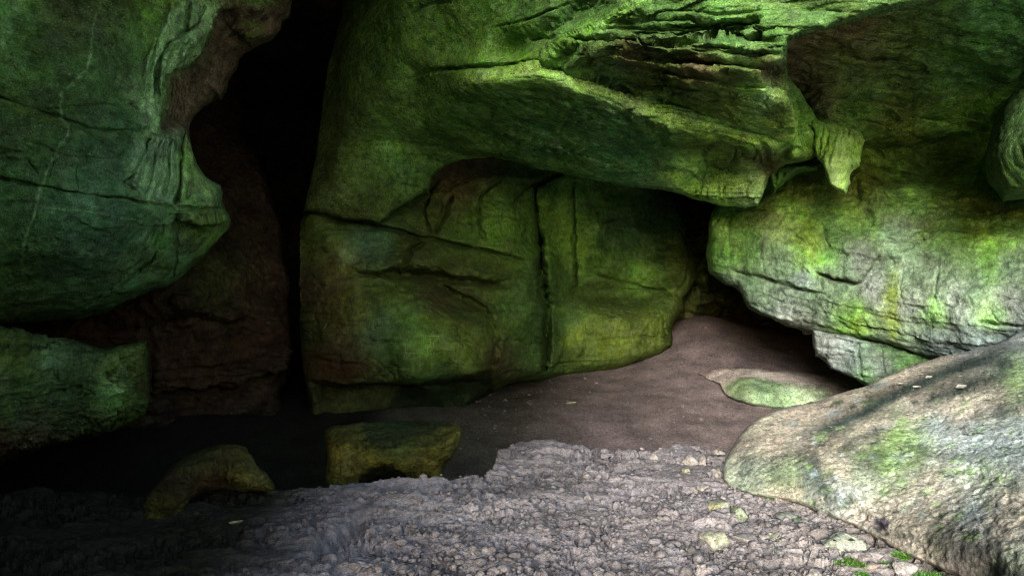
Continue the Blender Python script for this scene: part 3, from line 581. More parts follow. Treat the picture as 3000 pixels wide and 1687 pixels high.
# higher dark pan of the ceiling on the right
I_ = Rock(2240, 3600, -700, 470, [zc(2240, 120, 3.5), zc(2240, -700, 3.8), zc(3600, -700, 3.6), zc(2800, 0, 3.3), zc(2400, 200, 3.3), zc(2700, 200, 3.2), zc(3000, 200, 3.0), zc(3000, 0, 3.2), (2400, 392, 10.3), (2540, 400, 10.6), (2700, 410, 11.2), (3000, 380, 10.5), (3600, 300, 8.5), zc(3600, 0, 3), (2240, 470, 13.5), (3000, 470, 12.5), (3600, 470, 10)], soft=8, seed=8)
for k in range(36):
    u = random.uniform(2350, 3000); v = random.uniform(60, 380); L = random.uniform(60, 240); sl = .05+.2*(v/400)-.1*((u-2350)/650)
    I_.step([(u+L/2, v+sl*L/2), (u+random.uniform(-9, 9), v+random.uniform(-4, 4)), (u-L/2, v-sl*L/2)], random.uniform(.04, .14), 3, random.uniform(12, 30))
I_.paint([(2350, 120, BR, 60), (2500, 80, BR, 60), (2450, 200, OD, 80), (2700, 150, OD, 90), (2900, 60, GD, 80), (2600, 300, OD, 60), (2800, 250, GD, 80), (2950, 180, GD, 60), (2500, 330, GR, 50), (2850, 330, GR, 60), (2400, 250, BR, 60)])
I_.build('upper_recess', M_ceiling, ceiling, rough=.14, freq=1, rough2=.04, strata=(.05, 6), alb=2.3, dip=(.1, .25), beds=((.14, 2.6, .8), (.08, 7, 1.5), (.04, 17, 2.5)))['label'] = 'darker brown hollow in the ceiling'

# ================================================================== RIGHT WALL
polyF = [(2300, 330), (3600, 250), (3600, 1200), (3000, 1090), (2850, 1075), (2749, 1052), (2671, 1037), (2620, 1016), (2568, 997), (2490, 988), (2386, 976), (2361, 968), (2309, 954), (2257, 929), (2221, 918), (2187, 893), (2172, 860), (2161, 840), (2122, 830), (2081, 799), (2068, 742), (2076, 700), (2077, 648), (2098, 604), (2105, 540), (2200, 480)]
ptsF = [(2040, 250, 13), (3600, 250, 8.5), (2090, 560, 12.8), (2080, 700, 12.2), (2085, 800, 12.2), (2200, 560, 12.2), (2200, 700, 11.5), (2200, 890, 11.5), (2350, 440, 12), (2350, 600, 11.2), (2350, 750, 10.7), (2350, 850, 10.6), (2350, 960, 10.9), (2500, 420, 11.6), (2520, 560, 10.8), (2500, 700, 10.2), (2500, 800, 10.0), (2500, 900, 9.9), (2500, 985, 10.3), (2570, 410, 11.8), (2700, 410, 11.9), (2700, 500, 11.3), (2850, 470, 10.9),
        (2700, 570, 10.2), (2700, 700, 9.5), (2700, 900, 9.1), (2680, 1030, 9.7), (2640, 450, 11.4), (2880, 570, 9.6), (3000, 560, 9.2), (3000, 700, 8.5), (3000, 930, 8.0), (3000, 1090, 8.6), (3000, 400, 10.6), (2880, 330, 10.8), (3600, 700, 6.6), (3600, 1200, 7), (2850, 950, 8.4), (2850, 1060, 9), (2040, 1200, 13)]
Fw = Rock(2040, 3600, 250, 1210, ptsF, soft=5, poly=polyF, warp=(8, 45), seed=9)
Fw.step([(2410, 858), (2380, 855), (2340, 845), (2300, 835), (2250, 816), (2190, 805), (2145, 790)][::-1], .16, 4, 45).groove([(2150, 792), (2250, 818), (2340, 847), (2400, 857)], 4, .12)
Fw.step([(2386, 795), (2415, 805), (2440, 816), (2510, 828), (2528, 824), (2542, 802), (2568, 765), (2575, 735)], .14, 4, 40).groove([(2386, 796), (2440, 818), (2510, 830)], 4, .16).groove([(2545, 800), (2572, 755), (2578, 730)], 3.5, .1)
Fw.plate([(2480, 690), (2560, 730), (2568, 760), (2540, 800), (2515, 825), (2475, 815)], .05, 6)
for ln, w, h in (([(2525, 668), (2600, 675), (2700, 690), (2720, 722)], 4, .08), ([(2520, 690), (2600, 700), (2690, 716)], 3.5, .08), ([(2640, 640), (2700, 655), (2750, 690)], 4, .05), ([(2520, 620), (2600, 622), (2700, 632)], 3.5, .05), ([(2855, 940), (2920, 950), (3010, 953)], 4, .2),
                 ([(2640, 760), (2638, 850), (2650, 900)], 3, .05), ([(2745, 740), (2742, 850), (2748, 920)], 3, .05), ([(2760, 890), (2785, 902), (2800, 890)], 3, .08), ([(2910, 865), (2960, 880), (3000, 882)], 3, .06), ([(2270, 830), (2310, 870), (2280, 895)], 3, .06), ([(2400, 860), (2440, 880), (2420, 930)], 3, .06), ([(2200, 850), (2280, 880), (2380, 910), (2440, 920)], 3.5, .07), ([(2180, 880), (2260, 910), (2360, 945)], 3.5, .07),
                 ([(2140, 620), (2135, 700), (2140, 780)], 5, .05), ([(2080, 752), (2140, 760), (2200, 775)], 4, .08), ([(2320, 520), (2322, 620), (2330, 700)], 4, .05), ([(2400, 640), (2420, 700), (2440, 740)], 6, .07), ([(2515, 520), (2505, 570), (2520, 590)], 4, .12), ([(2560, 870), (2700, 905), (2720, 930)], 3, .05), ([(2120, 600), (2118, 690)], 4, .05), ([(2400, 800), (2405, 850)], 3, .06),
                 ([(2540, 400), (2600, 425), (2660, 420), (2740, 400), (2850, 375), (2900, 330)], 7, .25), ([(2560, 395), (2650, 400), (2740, 380), (2840, 360)], 5, .15), ([(2680, 440), (2720, 460), (2870, 470)], 7, .2), ([(2600, 430), (2605, 455)], 4, .1), ([(2880, 490), (2860, 540), (2850, 570)], 5, .15), ([(2860, 300), (2870, 350), (2840, 380)], 5, .15)):
    Fw.groove(ln, w, h)
Fw.bump(2560, 570, 34, 30, .3).bump(2580, 560, 24, 22, .15).bump(2530, 520, 22, 60, .2).bump(2650, 470, 18, 12, .2)
Fw.bump(2700, 510, 120, 45, -.4).ridge([(2540, 405), (2620, 432), (2680, 448)], 10, .25).ridge([(2560, 415), (2585, 440), (2600, 470)], 6, .2)
for k in range(30):
    u = random.uniform(2560, 2960); v = random.uniform(570, 650); Fw.bump(u, v, random.uniform(6, 14), random.uniform(4, 9), .06)
for k in range(26):
    u = random.uniform(2130, 2900); v = random.uniform(820, 980); L = random.uniform(20, 90); Fw.step([(u+L, v+L*.22), (u, v)], random.uniform(.02, .06), 3, 15)
for k in range(34):
    u = random.uniform(2100, 3000); v = random.uniform(560, 1010); L = random.uniform(20, 100); a = random.choice([.15, .3, .4, 1.4])
    pts = [(u, v)]
    for q in range(4): a += random.uniform(-.4, .4); pts.append((pts[-1][0]+L/4*math.cos(a), pts[-1][1]+L/4*math.sin(a)))
    Fw.groove(pts, 2.4, random.uniform(.015, .05))
Fw.paint([(2120, 620, GB, 40), (2100, 750, GR, 45), (2200, 620, GR, 50), (2200, 720, GR, 40), (2150, 850, WG, 40), (2250, 650, (.17, .22, .08), 40), (2300, 600, GB, 40), (2350, 560, YE, 35), (2360, 700, YE, 30), (2370, 760, GB, 35), (2440, 680, GD, 25), (2430, 620, GR, 35), (2500, 560, YE, 35), (2540, 570, OL, 40), (2280, 770, WG, 40), (2350, 810, WB, 25), (2480, 790, WG, 25), (2530, 760, GY, 28), (2560, 640, GR, 30), (2620, 690, WG, 30), (2700, 500, GD, 50), (2800, 480, GR, 60), (2650, 420, GB, 50), (2850, 420, GB, 50), (2700, 380, GR, 50),
          (2700, 580, GB, 40), (2750, 600, YE, 25), (2880, 600, YE, 40), (2960, 640, GR, 40), (2720, 650, OD, 40), (2800, 690, GR, 35), (2900, 720, GB, 40), (2960, 800, WG, 50), (2650, 780, WG, 40), (2750, 800, WG, 40), (2620, 870, YE, 20), (2615, 940, YE, 20), (2630, 980, WG, 25), (2560, 850, WH, 30), (2450, 870, WG, 40), (2480, 930, GB, 35), (2400, 900, WG, 35), (2500, 950, YE, 18), (2250, 880, WG, 40), (2300, 910, WH, 35), (2350, 950, GY, 35), (2680, 900, WH, 35), (2740, 920, GB, 30), (2800, 900, WH, 40), (2850, 870, WG, 40), (2900, 930, GB, 30), (2960, 900, WH, 40), (2980, 970, WB, 40), (2850, 980, WB, 40), (2750, 990, WB, 40), (2650, 1010, WG, 40), (2900, 1020, WB, 50)], warp=38, power=2.4)
for ln, w, c_, k in (([(2360, 560), (2370, 680), (2395, 790)], 16, YE, .6), ([(2430, 600), (2450, 700), (2440, 780)], 22, GD, .6), ([(2615, 780), (2612, 880), (2628, 1010)], 18, YE, .75), ([(2735, 860), (2740, 960)], 12, GR, .7), ([(2320, 560), (2322, 700)], 5, OD, .6), ([(2250, 690), (2230, 750)], 14, GY, .6), ([(2490, 740), (2530, 720), (2560, 720)], 14, GY, .5), ([(2900, 680), (2910, 850)], 26, GB, .5), ([(2140, 600), (2150, 760)], 10, OD, .4), ([(2560, 640), (2700, 660)], 22, GY, .5), ([(2700, 590), (2800, 640), (2850, 650)], 16, OD, .5), ([(2800, 580), (2900, 600), (3000, 640)], 14, (.3, .28, .04), .55), ([(2480, 880), (2500, 940)], 25, GB, .45), ([(2600, 720), (2630, 760)], 16, WG, .5), ([(2520, 740), (2500, 800)], 18, WH, .6), ([(2330, 805), (2400, 840)], 16, WB, .5)):
    Fw.stain(ln, w, c_, k)
right_wall = Fw.build('rock_wall', M_right, None, alb=0.78, rnd=(22, .35), thick=3.5, skirt=40, rough=.13, freq=1.3, rough2=.04, strata=(.06, 5), dip=(.22, 0), beds=((.08, 1.8, .8), (.035, 5, 1.2), (.02, 13, 2)))
tag(right_wall, 'pale rock wall at the right streaked with green and yellow algae, undercut at its foot', 'rock wall')
G_ = Rock(2350, 2800, 940, 1180, [(2350, 940, 10.9), (2800, 940, 10), (2385, 980, 10.7), (2384, 1050, 10.9), (2440, 1000, 10.4), (2500, 1000, 10.3), (2515, 1060, 10.25), (2540, 1120, 10.3), (2620, 1030, 9.95), (2620, 1100, 10), (2700, 1060, 9.8), (2350, 1180, 11), (2800, 1180, 9.8), (2470, 1080, 10.6)], soft=3,
          poly=[(2381, 968), (2382, 1000), (2386, 1014), (2389, 1042), (2420, 1052), (2424, 1066), (2434, 1079), (2470, 1094), (2496, 1104), (2515, 1116), (2534, 1128), (2600, 1160), (2760, 1160), (2780, 1050), (2671, 1030), (2490, 980)], warp=(6, 30), seed=10)
G_.groove([(2390, 1015), (2450, 1022), (2510, 1035)], 3, .08).groove([(2512, 990), (2515, 1060), (2530, 1120)], 4, .1).groove([(2425, 980), (2420, 1050)], 3, .05).groove([(2580, 1010), (2590, 1100)], 4, .06)
G_.step([(2420, 980), (2500, 1000), (2570, 1005), (2640, 1030)], .12, 3, 25)
G_.paint([(2400, 1000, WH, 40), (2450, 1050, WH, 40), (2500, 1050, WB, 40), (2530, 1100, GR, 28), (2560, 1010, WG, 30), (2600, 1020, GD, 35), (2640, 1060, GD, 35), (2580, 1060, WH, 30), (2540, 1050, WG, 25)], warp=25)
G_.build('foot_block', M_right, right_wall, alb=0.85, rnd=(12, .2), thick=2, skirt=30, rough=.06, freq=2, rough2=.04, beds=((.08, 3, .8), (.04, 9, 1.2)))['label'] = 'whitish angular block under the wall'

# rounded boulder jammed at the right edge
J = Rock(2840, 3400, 200, 660, [(2840, 200, 7.6), (3400, 200, 6.6), (2900, 400, 7.3), (3000, 300, 6.9), (2960, 430, 6.8), (3050, 420, 6.4), (3000, 560, 6.9), (3200, 400, 6.3), (2840, 660, 7.8), (3400, 660, 6.8), (2890, 500, 7.3)], soft=6,
         poly=[(3060, 240), (2985, 266), (2955, 290), (2925, 328), (2905, 390), (2888, 455), (2886, 500), (2895, 535), (2920, 562), (2938, 590), (2975, 585), (3060, 575), (3240, 560), (3330, 400), (3240, 260)], warp=(6, 50), seed=12)
J.groove([(2930, 345), (2915, 420), (2915, 490), (2945, 545), (2990, 560)], 5, 0.024).groove([(2950, 350), (2935, 430), (2945, 500), (2985, 540), (3040, 545)], 4, 0.016).groove([(2990, 300), (2960, 400), (2970, 480), (3010, 510)], 4, 0.020).groove([(2975, 400), (3000, 470), (3060, 490)], 5, 0.024).step([(3050, 560), (2960, 568), (2915, 545), (2900, 500)][::-1], .1, 4, 20)
J.paint([(2950, 350, GD, 60), (2930, 480, GR, 50), (3000, 420, GD, 60), (2990, 560, GR, 40)])
jb = J.build('round_boulder', M_left, None, alb=0.45, rnd=(60, .7), thick=1.6, skirt=40, rough=.06, freq=1.4, rough2=.015, strata=(.03, 5))
tag(jb, 'rounded dark green boulder with curved layers bulging in at the upper right edge', 'boulder')

# back of the low passage
O = Rock(1800, 2620, 420, 1010, [(1800, 420, 19), (2620, 420, 18), (1950, 560, 19.5), (2060, 600, 20), (2060, 700, 19), (2060, 780, 19.2), (2030, 900, 18.8), (2100, 860, 20), (2150, 900, 22), (2200, 940, 23), (2300, 960, 22), (1800, 1010, 19), (2620, 1010, 21), (2100, 1000, 21)], soft=3, seed=13)
O.bump(2060, 620, 30, 20, 1).bump(2070, 680, 25, 45, .8).bump(2060, 770, 22, 18, 1).bump(2090, 860, 50, 40, 1).groove([(2000, 830), (2080, 850), (2130, 830)], 6, .8).groove([(2060, 800), (2100, 790)], 6, .6).groove([(2130, 880), (2100, 930), (2030, 950)], 7, .8)
O.paint([(2060, 650, OD, 60), (2060, 780, OL, 40), (2100, 870, OD, 60), (2200, 930, BR, 80), (1950, 600, OD, 60)])
back = O.build('rock_wall', M_brown, None, rough=.45, freq=.9, rough2=.08, strata=(.1, 2), terr=((.8, 4, .4, .4, .7),))
tag(back, 'dim broken rock at the back of the low passage between middle and right walls', 'rock wall')

# ================================================================== GROUND (one sheet of soil, raised bank in front, lower floor behind)
def ground_base(x, y):
    """height without the fine relief"""
    crest_u = np.array([-3000, 0, 700, 1000, 1080, 1300, 1420, 1446, 1452, 1478, 1510, 1700, 1900, 1960, 2010, 2090, 2150, 2300, 2600, 6000.])
    crest_v = np.array([1440, 1440, 1432, 1420, 1408, 1406, 1388, 1372, 1342, 1312, 1291, 1300, 1318, 1302, 1290, 1308, 1308, 1290, 1240, 1100.])
    u = CU+x/np.maximum(y, .5)*F
    u = u+10*perlin(x*2.2, y*2.2, x*0+.5)
    vc = np.interp(u, crest_u, crest_v)
    yc = 1.6*F/(vc-CV)                       # where the bank breaks off
    up = -1.6+.05*fbm(x*.5, y*.5, x*0+4.2, 3)
    # the far floor climbs to the back and to the right
    lo = -2.25+.9*smooth(12.5, 19.5, y)*smooth(-1.5, 5.5, x)+.12*fbm(x*.3, y*.3, x*0+9.1, 3)
    lo = lo-.8*np.exp(-((y-9.5)/2.)**2)
    lo = lo+.62*np.exp(-((x-5.2)/1.6)**2-((y-19)/2.6)**2)
    t = smooth(0, .55, y-yc)
    z = up*(1-t)+lo*t
    # worn step running down to the left front corner of the lit soil
    return z, t

def ground_relief(x, y):
    q = x*0
    n1 = fbm(x*1.1+.5*y, y*3.0, q+1.3, 4, .5)
    # crusty plates: slow rise, broken edge behind
    ph = y*4.6+1.3*x+2.2*fbm(x*.7, y*1.2, q+6.6, 5, .58)
    s = ph-np.floor(ph)
    r = .04*n1+.075*(smooth(0, .8, s)-smooth(.8, 1., s))*smooth(-.15, .4, fbm(x*.9, y*1.6, q+2.2, 3))
    # clods and the holes between them
    r = r+.03*np.abs(fbm(x*9, y*17, q+8.3, 3, .6))
    p = fbm(x*5+3, y*15, q+14.1, 4, .62, True)
    r = r-.085*smooth(.36, .66, p)*smooth(-.25, .25, fbm(x*1.7, y*2.3, q+17, 3))
    return r+.009*fbm(x*26, y*38, q+3.3, 3, .65)-.03

def make_ground():
    us = np.arange(-420, 3500, 3.6)
    ys = []
    y = 2.45
    while y < 34:
        ys.append(y); y += np.clip(.0007*y*y if y < 8.2 else .0008*y*y, .006, .2)
    ys = np.array(ys)
    Ug, Y = np.meshgrid(us, ys)
    X = (Ug-CU)/F*Y
    z, t = ground_base(X, Y)
    rel = ground_relief(X, Y)
    amp = (1-t)*1.0+t*.35
    tread = smooth(.2, .9, fbm(X*.5, Y*.5, X*0+12, 3)+.5)
    Z = z+rel*amp*(.75+.35*tread)
    # dark fold in the soil at the front
    jx = .07*fbm(X*3, Y*3, X*0+50, 4, .6); jy = .09*fbm(X*3, Y*3, X*0+60, 4, .6)
    D, S, _, _, T = polydist(X+jx, Y+jy, [(-1.05, 5.0), (-1.12, 4.6), (-1.18, 4.34), (-1.0, 4.27), (-.72, 4.17), (-.4, 4.08), (-.08, 3.95), (.02, 3.9)])
    Z -= .15*np.exp(-(D/.06)**2)*np.clip(np.minimum(T, 1-T)*7, 0, 1)
    P = np.stack([X, Y, Z], -1)
    n = fbm(X*.7, Y*.7, X*0+21, 4)
    col = np.array([.265, .24, .24])*(1+.25*n[..., None])
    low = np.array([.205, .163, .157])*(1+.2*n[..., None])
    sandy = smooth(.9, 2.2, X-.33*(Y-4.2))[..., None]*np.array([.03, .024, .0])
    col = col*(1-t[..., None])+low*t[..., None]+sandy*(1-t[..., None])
    shade_film = smooth(1.6, -.6, X-.12*(Y-11))[..., None]*t[..., None]*.7      # floor shade by the middle wall painted in, with an algal green tint
    col = col*(1-shade_film)+shade_film*np.array([.05, .058, .03])
    left_shade = smooth(-.95, -1.9, X+.12*(Y-4.5)+.35*n)[..., None]      # shade along the left wall painted dark into the soil
    col = col*(1-left_shade)+left_shade*np.array([.02, .02, .013])
    nv, nu = X.shape
    idx = np.arange(nv*nu).reshape(nv, nu)
    q = np.stack([idx[:-1, :-1], idx[:-1, 1:], idx[1:, 1:], idx[1:, :-1]], -1).reshape(-1, 4)
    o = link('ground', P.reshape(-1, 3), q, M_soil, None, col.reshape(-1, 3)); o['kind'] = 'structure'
    return o
make_ground()

def plane_grid(name, xs, ys, fz, mat, col, kind='structure'):
    X, Y = np.meshgrid(xs, ys); Z = fz(X, Y); P = np.stack([X, Y, Z], -1)
    nv, nu = X.shape; idx = np.arange(nv*nu).reshape(nv, nu)
    q = np.stack([idx[:-1, :-1], idx[:-1, 1:], idx[1:, 1:], idx[1:, :-1]], -1).reshape(-1, 4)
    o = link(name, P.reshape(-1, 3), q, mat, None, np.tile(np.array(col), (nv*nu, 1))); o['kind'] = kind; return o
far = np.concatenate([-np.geomspace(300, 6, 30), np.linspace(-5, 5, 21), np.geomspace(6, 300, 30)])
plane_grid('bounce_terrain', far, far, lambda x, y: -1.72-2.2*smooth(.5, 3.5, y)*(np.abs(x) < 30)-.15*np.clip(-y, 0, 40)+.03*fbm(x, y, x*0, 3), M_soil, (.66, .64, .58))  # unseen ground outside, made pale and sloped to bounce light in

# ================================================================== FRONT BOULDER
polyK = [(2119, 1372), (2128, 1341), (2146, 1310), (2164, 1280), (2200, 1238), (2256, 1210), (2313, 1193), (2394, 1175), (2460, 1153), (2546, 1128), (2622, 1091), (2693, 1064), (2764, 1045), (2859, 1024), (2920, 1009), (2982, 974), (3040, 950), (3700, 860), (3700, 2300), (3200, 2100), (2900, 1730), (2760, 1672), (2660, 1630), (2590, 1590), (2530, 1560), (2450, 1520), (2330, 1475), (2200, 1452), (2140, 1432), (2122, 1405)]
ptsK = [(2080, 1240, 6.4), (2119, 1372, 5.85), (2150, 1310, 6.1), (2200, 1238, 6.6), (2394, 1175, 7.1), (2546, 1128, 7.4), (2764, 1045, 7.7), (3000, 960, 7.8), (3700, 850, 7.2), (2140, 1430, 5.55), (2200, 1452, 5.35), (2330, 1475, 5.1), (2450, 1520, 4.75), (2530, 1560, 4.5), (2660, 1630, 4.1), (2760, 1672, 3.85), (2900, 1730, 3.55), (3200, 2100, 2.2), (3700, 2300, 1.7),
        (2200, 1340, 5.7), (2300, 1290, 5.85), (2330, 1400, 5.2), (2450, 1440, 4.85), (2480, 1330, 5.25), (2500, 1240, 5.95), (2540, 1500, 4.55), (2700, 1150, 6.4), (2700, 1350, 4.9), (2700, 1550, 4.1), (2900, 1100, 6.3), (2900, 1350, 4.6), (2900, 1600, 3.5), (3000, 1687, 3.05), (3000, 1200, 5.3), (3300, 1300, 4.2), (3300, 1687, 2.7), (3700, 1300, 4), (2050, 2300, 3), (2050, 950, 7)]
Kb = Rock(2050, 3700, 850, 2300, ptsK, soft=7, step=3.2, poly=polyK, warp=(8, 50), seed=14)
Kb.ridge([(2140, 1330), (2260, 1290), (2400, 1250), (2560, 1180), (2760, 1085)], 30, .06).groove([(2160, 1340), (2280, 1310), (2400, 1290), (2500, 1250), (2620, 1190), (2800, 1120)], 18, .06)
Kb.step([(2200, 1238), (2210, 1222), (2170, 1280)], .05, 4, 20).groove([(2440, 1420), (2490, 1480), (2540, 1530)], 16, .08).groove([(2560, 1530), (2585, 1552), (2600, 1570)], 8, .1)
for k in range(420):
    u = random.uniform(2150, 3000); v = random.uniform(1080, 1680); L = random.uniform(8, 34)
    Kb.step([(u, v), (u+L, v-L*.45)], random.uniform(.008, .03), 2.5, random.uniform(6, 18))
TAN = (.35, .31, .24); TND = (.29, .265, .21); LB = (.28, .34, .33); DK = (.03, .045, .04); MG = (.18, .29, .10); GG = (.26, .30, .22)
Kb.paint([(2180, 1300, TND, 35), (2300, 1220, TAN, 35), (2450, 1190, TAN, 35), (2600, 1120, TAN, 35), (2750, 1070, TND, 35), (2950, 1010, (.16, .18, .19), 50), (2850, 1040, (.22, .22, .22), 35), (2250, 1290, TAN, 30), (2200, 1380, (.14, .17, .13), 35), (2300, 1390, (.16, .21, .11), 35), (2380, 1420, (.12, .14, .12), 35), (2150, 1390, GG, 25),
          (2400, 1300, TAN, 30), (2550, 1250, TAN, 30), (2700, 1180, TAN, 30), (2450, 1380, TAN, 25), (2550, 1400, GG, 45), (2650, 1300, MG, 40), (2600, 1350, MG, 35), (2750, 1250, LB, 35), (2800, 1200, TAN, 40), (2900, 1150, TND, 40), (2960, 1100, MG, 40), (2850, 1300, LB, 45), (2950, 1300, LB, 45), (2900, 1400, GG, 50), (2750, 1450, TND, 50), (2650, 1480, TND, 45), (2850, 1500, LB, 35), (2950, 1500, TAN, 50), (2700, 1580, TND, 40), (2850, 1620, (.20, .18, .16), 50), (2980, 1650, GG, 40), (2480, 1460, LB, 25), (2520, 1500, (.4, .36, .3), 25), (2300, 1470, TND, 35), (2600, 1550, TND, 35)], warp=45, power=2.4)
dkl = [([(2330, 1300), (2420, 1265), (2520, 1215), (2640, 1150), (2760, 1095), (2900, 1045), (3000, 1030)], 13, DK, .95), ([(2680, 1190), (2760, 1160), (2860, 1120), (2960, 1085)], 12, DK, .7), ([(2450, 1320), (2530, 1285), (2620, 1240)], 7, DK, .6), ([(2280, 1310), (2330, 1285), (2440, 1245)], 8, DK, .4),
       ([(2180, 1330), (2190, 1400)], 10, DK, .5), ([(2380, 1360), (2420, 1440), (2440, 1470)], 16, DK, .6), ([(2260, 1330), (2280, 1420)], 16, DK, .45), ([(2330, 1350), (2400, 1340)], 18, DK, .5), ([(2560, 1520), (2600, 1545)], 12, (.05, .045, .07), .9), ([(2700, 1580), (2850, 1610), (2960, 1600)], 20, DK, .5), ([(2900, 1660), (2940, 1690)], 20, DK, .8), ([(2910, 1200), (2950, 1220)], 16, DK, .5), ([(2920, 1080), (2970, 1060)], 14, DK, .7)]
for ln, w, c_, k in dkl: Kb.stain(ln, w*1.9, c_, min(1, k*1.2), .5, 1.15)
for k in range(110):
    u = random.uniform(2300, 3000); v = random.uniform(1120, 1670); L = random.uniform(10, 50)
    Kb.stain([(u, v), (u+L, v-L*.4)], random.uniform(4, 12), random.choice([DK, DK, DK, MG, (.09, .13, .06), LB, TAN]), random.uniform(.6, .98), 1.6, 1.)
for k in range(60):
    u = random.uniform(2560, 3000); v = random.uniform(1180, 1520); L = random.uniform(12, 50)
    Kb.stain([(u, v), (u+L, v-L*.4)], random.uniform(4, 12), random.choice([LB, (.33, .40, .40), MG, (.2, .36, .1)]), random.uniform(.3, .7), 1.6)
boulder = Kb.build('boulder', M_boulder, None, alb=1.2, rnd=(16, .2), thick=1.2, skirt=40, rough=.035, freq=1.2, rough2=.022, r2f=15., mott=.38)
tag(boulder, 'huge sloping tan boulder blotched with lichen and moss at the lower right', 'boulder')

# ================================================================== FREE STANDING ROCKS
L_ = Rock(1980, 2620, 1040, 1260, [(1980, 1040, 16), (2620, 1040, 14.5), (2030, 1089, 15.3), (2160, 1078, 14.6), (2300, 1084, 14.2), (2400, 1095, 13.9), (2540, 1120, 13.4), (2110, 1122, 14.15), (2170, 1105, 13.75), (2300, 1112, 13.3), (2400, 1130, 12.95), (2122, 1150, 13.55), (2180, 1140, 13.1), (2250, 1150, 12.75), (2380, 1165, 12.6), (2180, 1178, 13.0), (2250, 1190, 12.85), (2350, 1200, 12.75), (2540, 1180, 12.5), (2620, 1260, 12.4), (1980, 1260, 13.5)], soft=3,
          poly=[(2034, 1090), (2080, 1083), (2122, 1078), (2170, 1080), (2215, 1078), (2262, 1086), (2330, 1089), (2375, 1098), (2420, 1097), (2490, 1112), (2560, 1126), (2600, 1150), (2600, 1210), (2420, 1212), (2330, 1202), (2285, 1199), (2240, 1191), (2196, 1184), (2160, 1170), (2130, 1158), (2116, 1140), (2108, 1124), (2078, 1110)], warp=(6, 30), seed=15)
for k in range(16):
    u = random.uniform(2120, 2400); v = random.uniform(1095, 1180); L_.groove([(u, v), (u+60, v+9), (u+110, v+14)], 3, .025)
L_.groove([(2140, 1095), (2125, 1115), (2128, 1140), (2150, 1165)], 5, .06)
MV = (.29, .22, .19)
L_.paint([(2080, 1095, MV, 40), (2300, 1095, (.42, .36, .34), 40), (2450, 1115, MV, 40), (2130, 1130, (.42, .36, .28), 25), (2170, 1140, YE, 22), (2220, 1150, (.12, .26, .12), 28), (2280, 1160, (.14, .30, .15), 28), (2260, 1135, (.12, .24, .10), 25), (2350, 1160, (.5, .55, .38), 30), (2300, 1185, GP, 25), (2420, 1150, MV, 30), (2200, 1175, (.45, .5, .35), 22)], warp=22)
L_.patch([(2116, 1128), (2160, 1112), (2230, 1112), (2330, 1128), (2420, 1140), (2440, 1165), (2400, 1205), (2240, 1195), (2150, 1170)], (.27, .40, .20), .6, 8, 1.2)
L_.patch([(2060, 1120), (2090, 1082), (2300, 1082), (2560, 1128), (2560, 1145), (2420, 1135), (2330, 1122), (2230, 1106), (2160, 1106), (2112, 1126)], (.46, .39, .35), .9, 6, .8)
flat = L_.build('slab_rock', M_boulder, None, alb=0.9, rnd=(9, .12), thick=1.2, skirt=40, rough=.07, freq=2, rough2=.02)
tag(flat, 'long low rock half buried in the far floor, its near end green and cream', 'rock')

Mb = Rock(900, 1400, 1180, 1480, [(900, 1180, 6.3), (1400, 1180, 6.3), (960, 1262, 6.2), (1050, 1240, 6.5), (1200, 1232, 6.6), (1330, 1240, 6.4), (985, 1300, 5.72), (960, 1400, 5.75), (1060, 1290, 5.75), (1090, 1320, 5.6), (1050, 1380, 5.6), (1150, 1340, 5.62), (1180, 1400, 5.75), (1250, 1340, 5.65), (1290, 1300, 5.75), (1340, 1270, 5.95), (1300, 1380, 5.85), (1290, 1420, 6.0), (1200, 1280, 5.95), (1120, 1265, 6.05), (1100, 1430, 5.8), (900, 1480, 5.9), (1400, 1480, 6.0)], soft=5,
          poly=[(953, 1262), (975, 1252), (1005, 1246), (1060, 1240), (1130, 1236), (1200, 1233), (1270, 1234), (1320, 1237), (1345, 1248), (1352, 1266), (1346, 1292), (1338, 1318), (1318, 1342), (1302, 1352), (1296, 1372), (1298, 1400), (1294, 1440), (1150, 1450), (960, 1440), (955, 1400), (962, 1345), (958, 1310)], warp=(5, 35), seed=16)
Mb.bump(1135, 1402, 75, 22, -.35).groove([(1045, 1262), (1075, 1300), (1110, 1310), (1180, 1295)], 7, .05).groove([(1015, 1255), (1050, 1275), (1090, 1305)], 5, .03)
for k in range(14):
    Mb.groove([(1200+k*9, 1330+k*2), (1260+k*5, 1352+k*4-30), (1335-k*2, 1300+k*8)], 3, .03)
Mb.paint([(1000, 1330, (.15, .145, .028), 50), (1080, 1360, (.15, .145, .028), 50), (1150, 1260, GD, 45), (1250, 1270, OD, 50), (1320, 1270, (.15, .145, .028), 30), (1250, 1350, (.15, .145, .028), 40), (990, 1390, (.12, .14, .03), 30)], warp=20)
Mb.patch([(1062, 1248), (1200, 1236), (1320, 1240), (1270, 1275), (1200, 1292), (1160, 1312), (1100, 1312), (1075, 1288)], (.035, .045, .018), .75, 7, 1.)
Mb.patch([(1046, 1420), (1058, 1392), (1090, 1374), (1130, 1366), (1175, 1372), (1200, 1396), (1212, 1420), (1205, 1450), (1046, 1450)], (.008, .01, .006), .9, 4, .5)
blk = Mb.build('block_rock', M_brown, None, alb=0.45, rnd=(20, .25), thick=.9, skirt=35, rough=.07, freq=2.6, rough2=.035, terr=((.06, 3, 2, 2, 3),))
tag(blk, 'flat topped olive rock standing at the dark edge of the soil bank', 'rock')

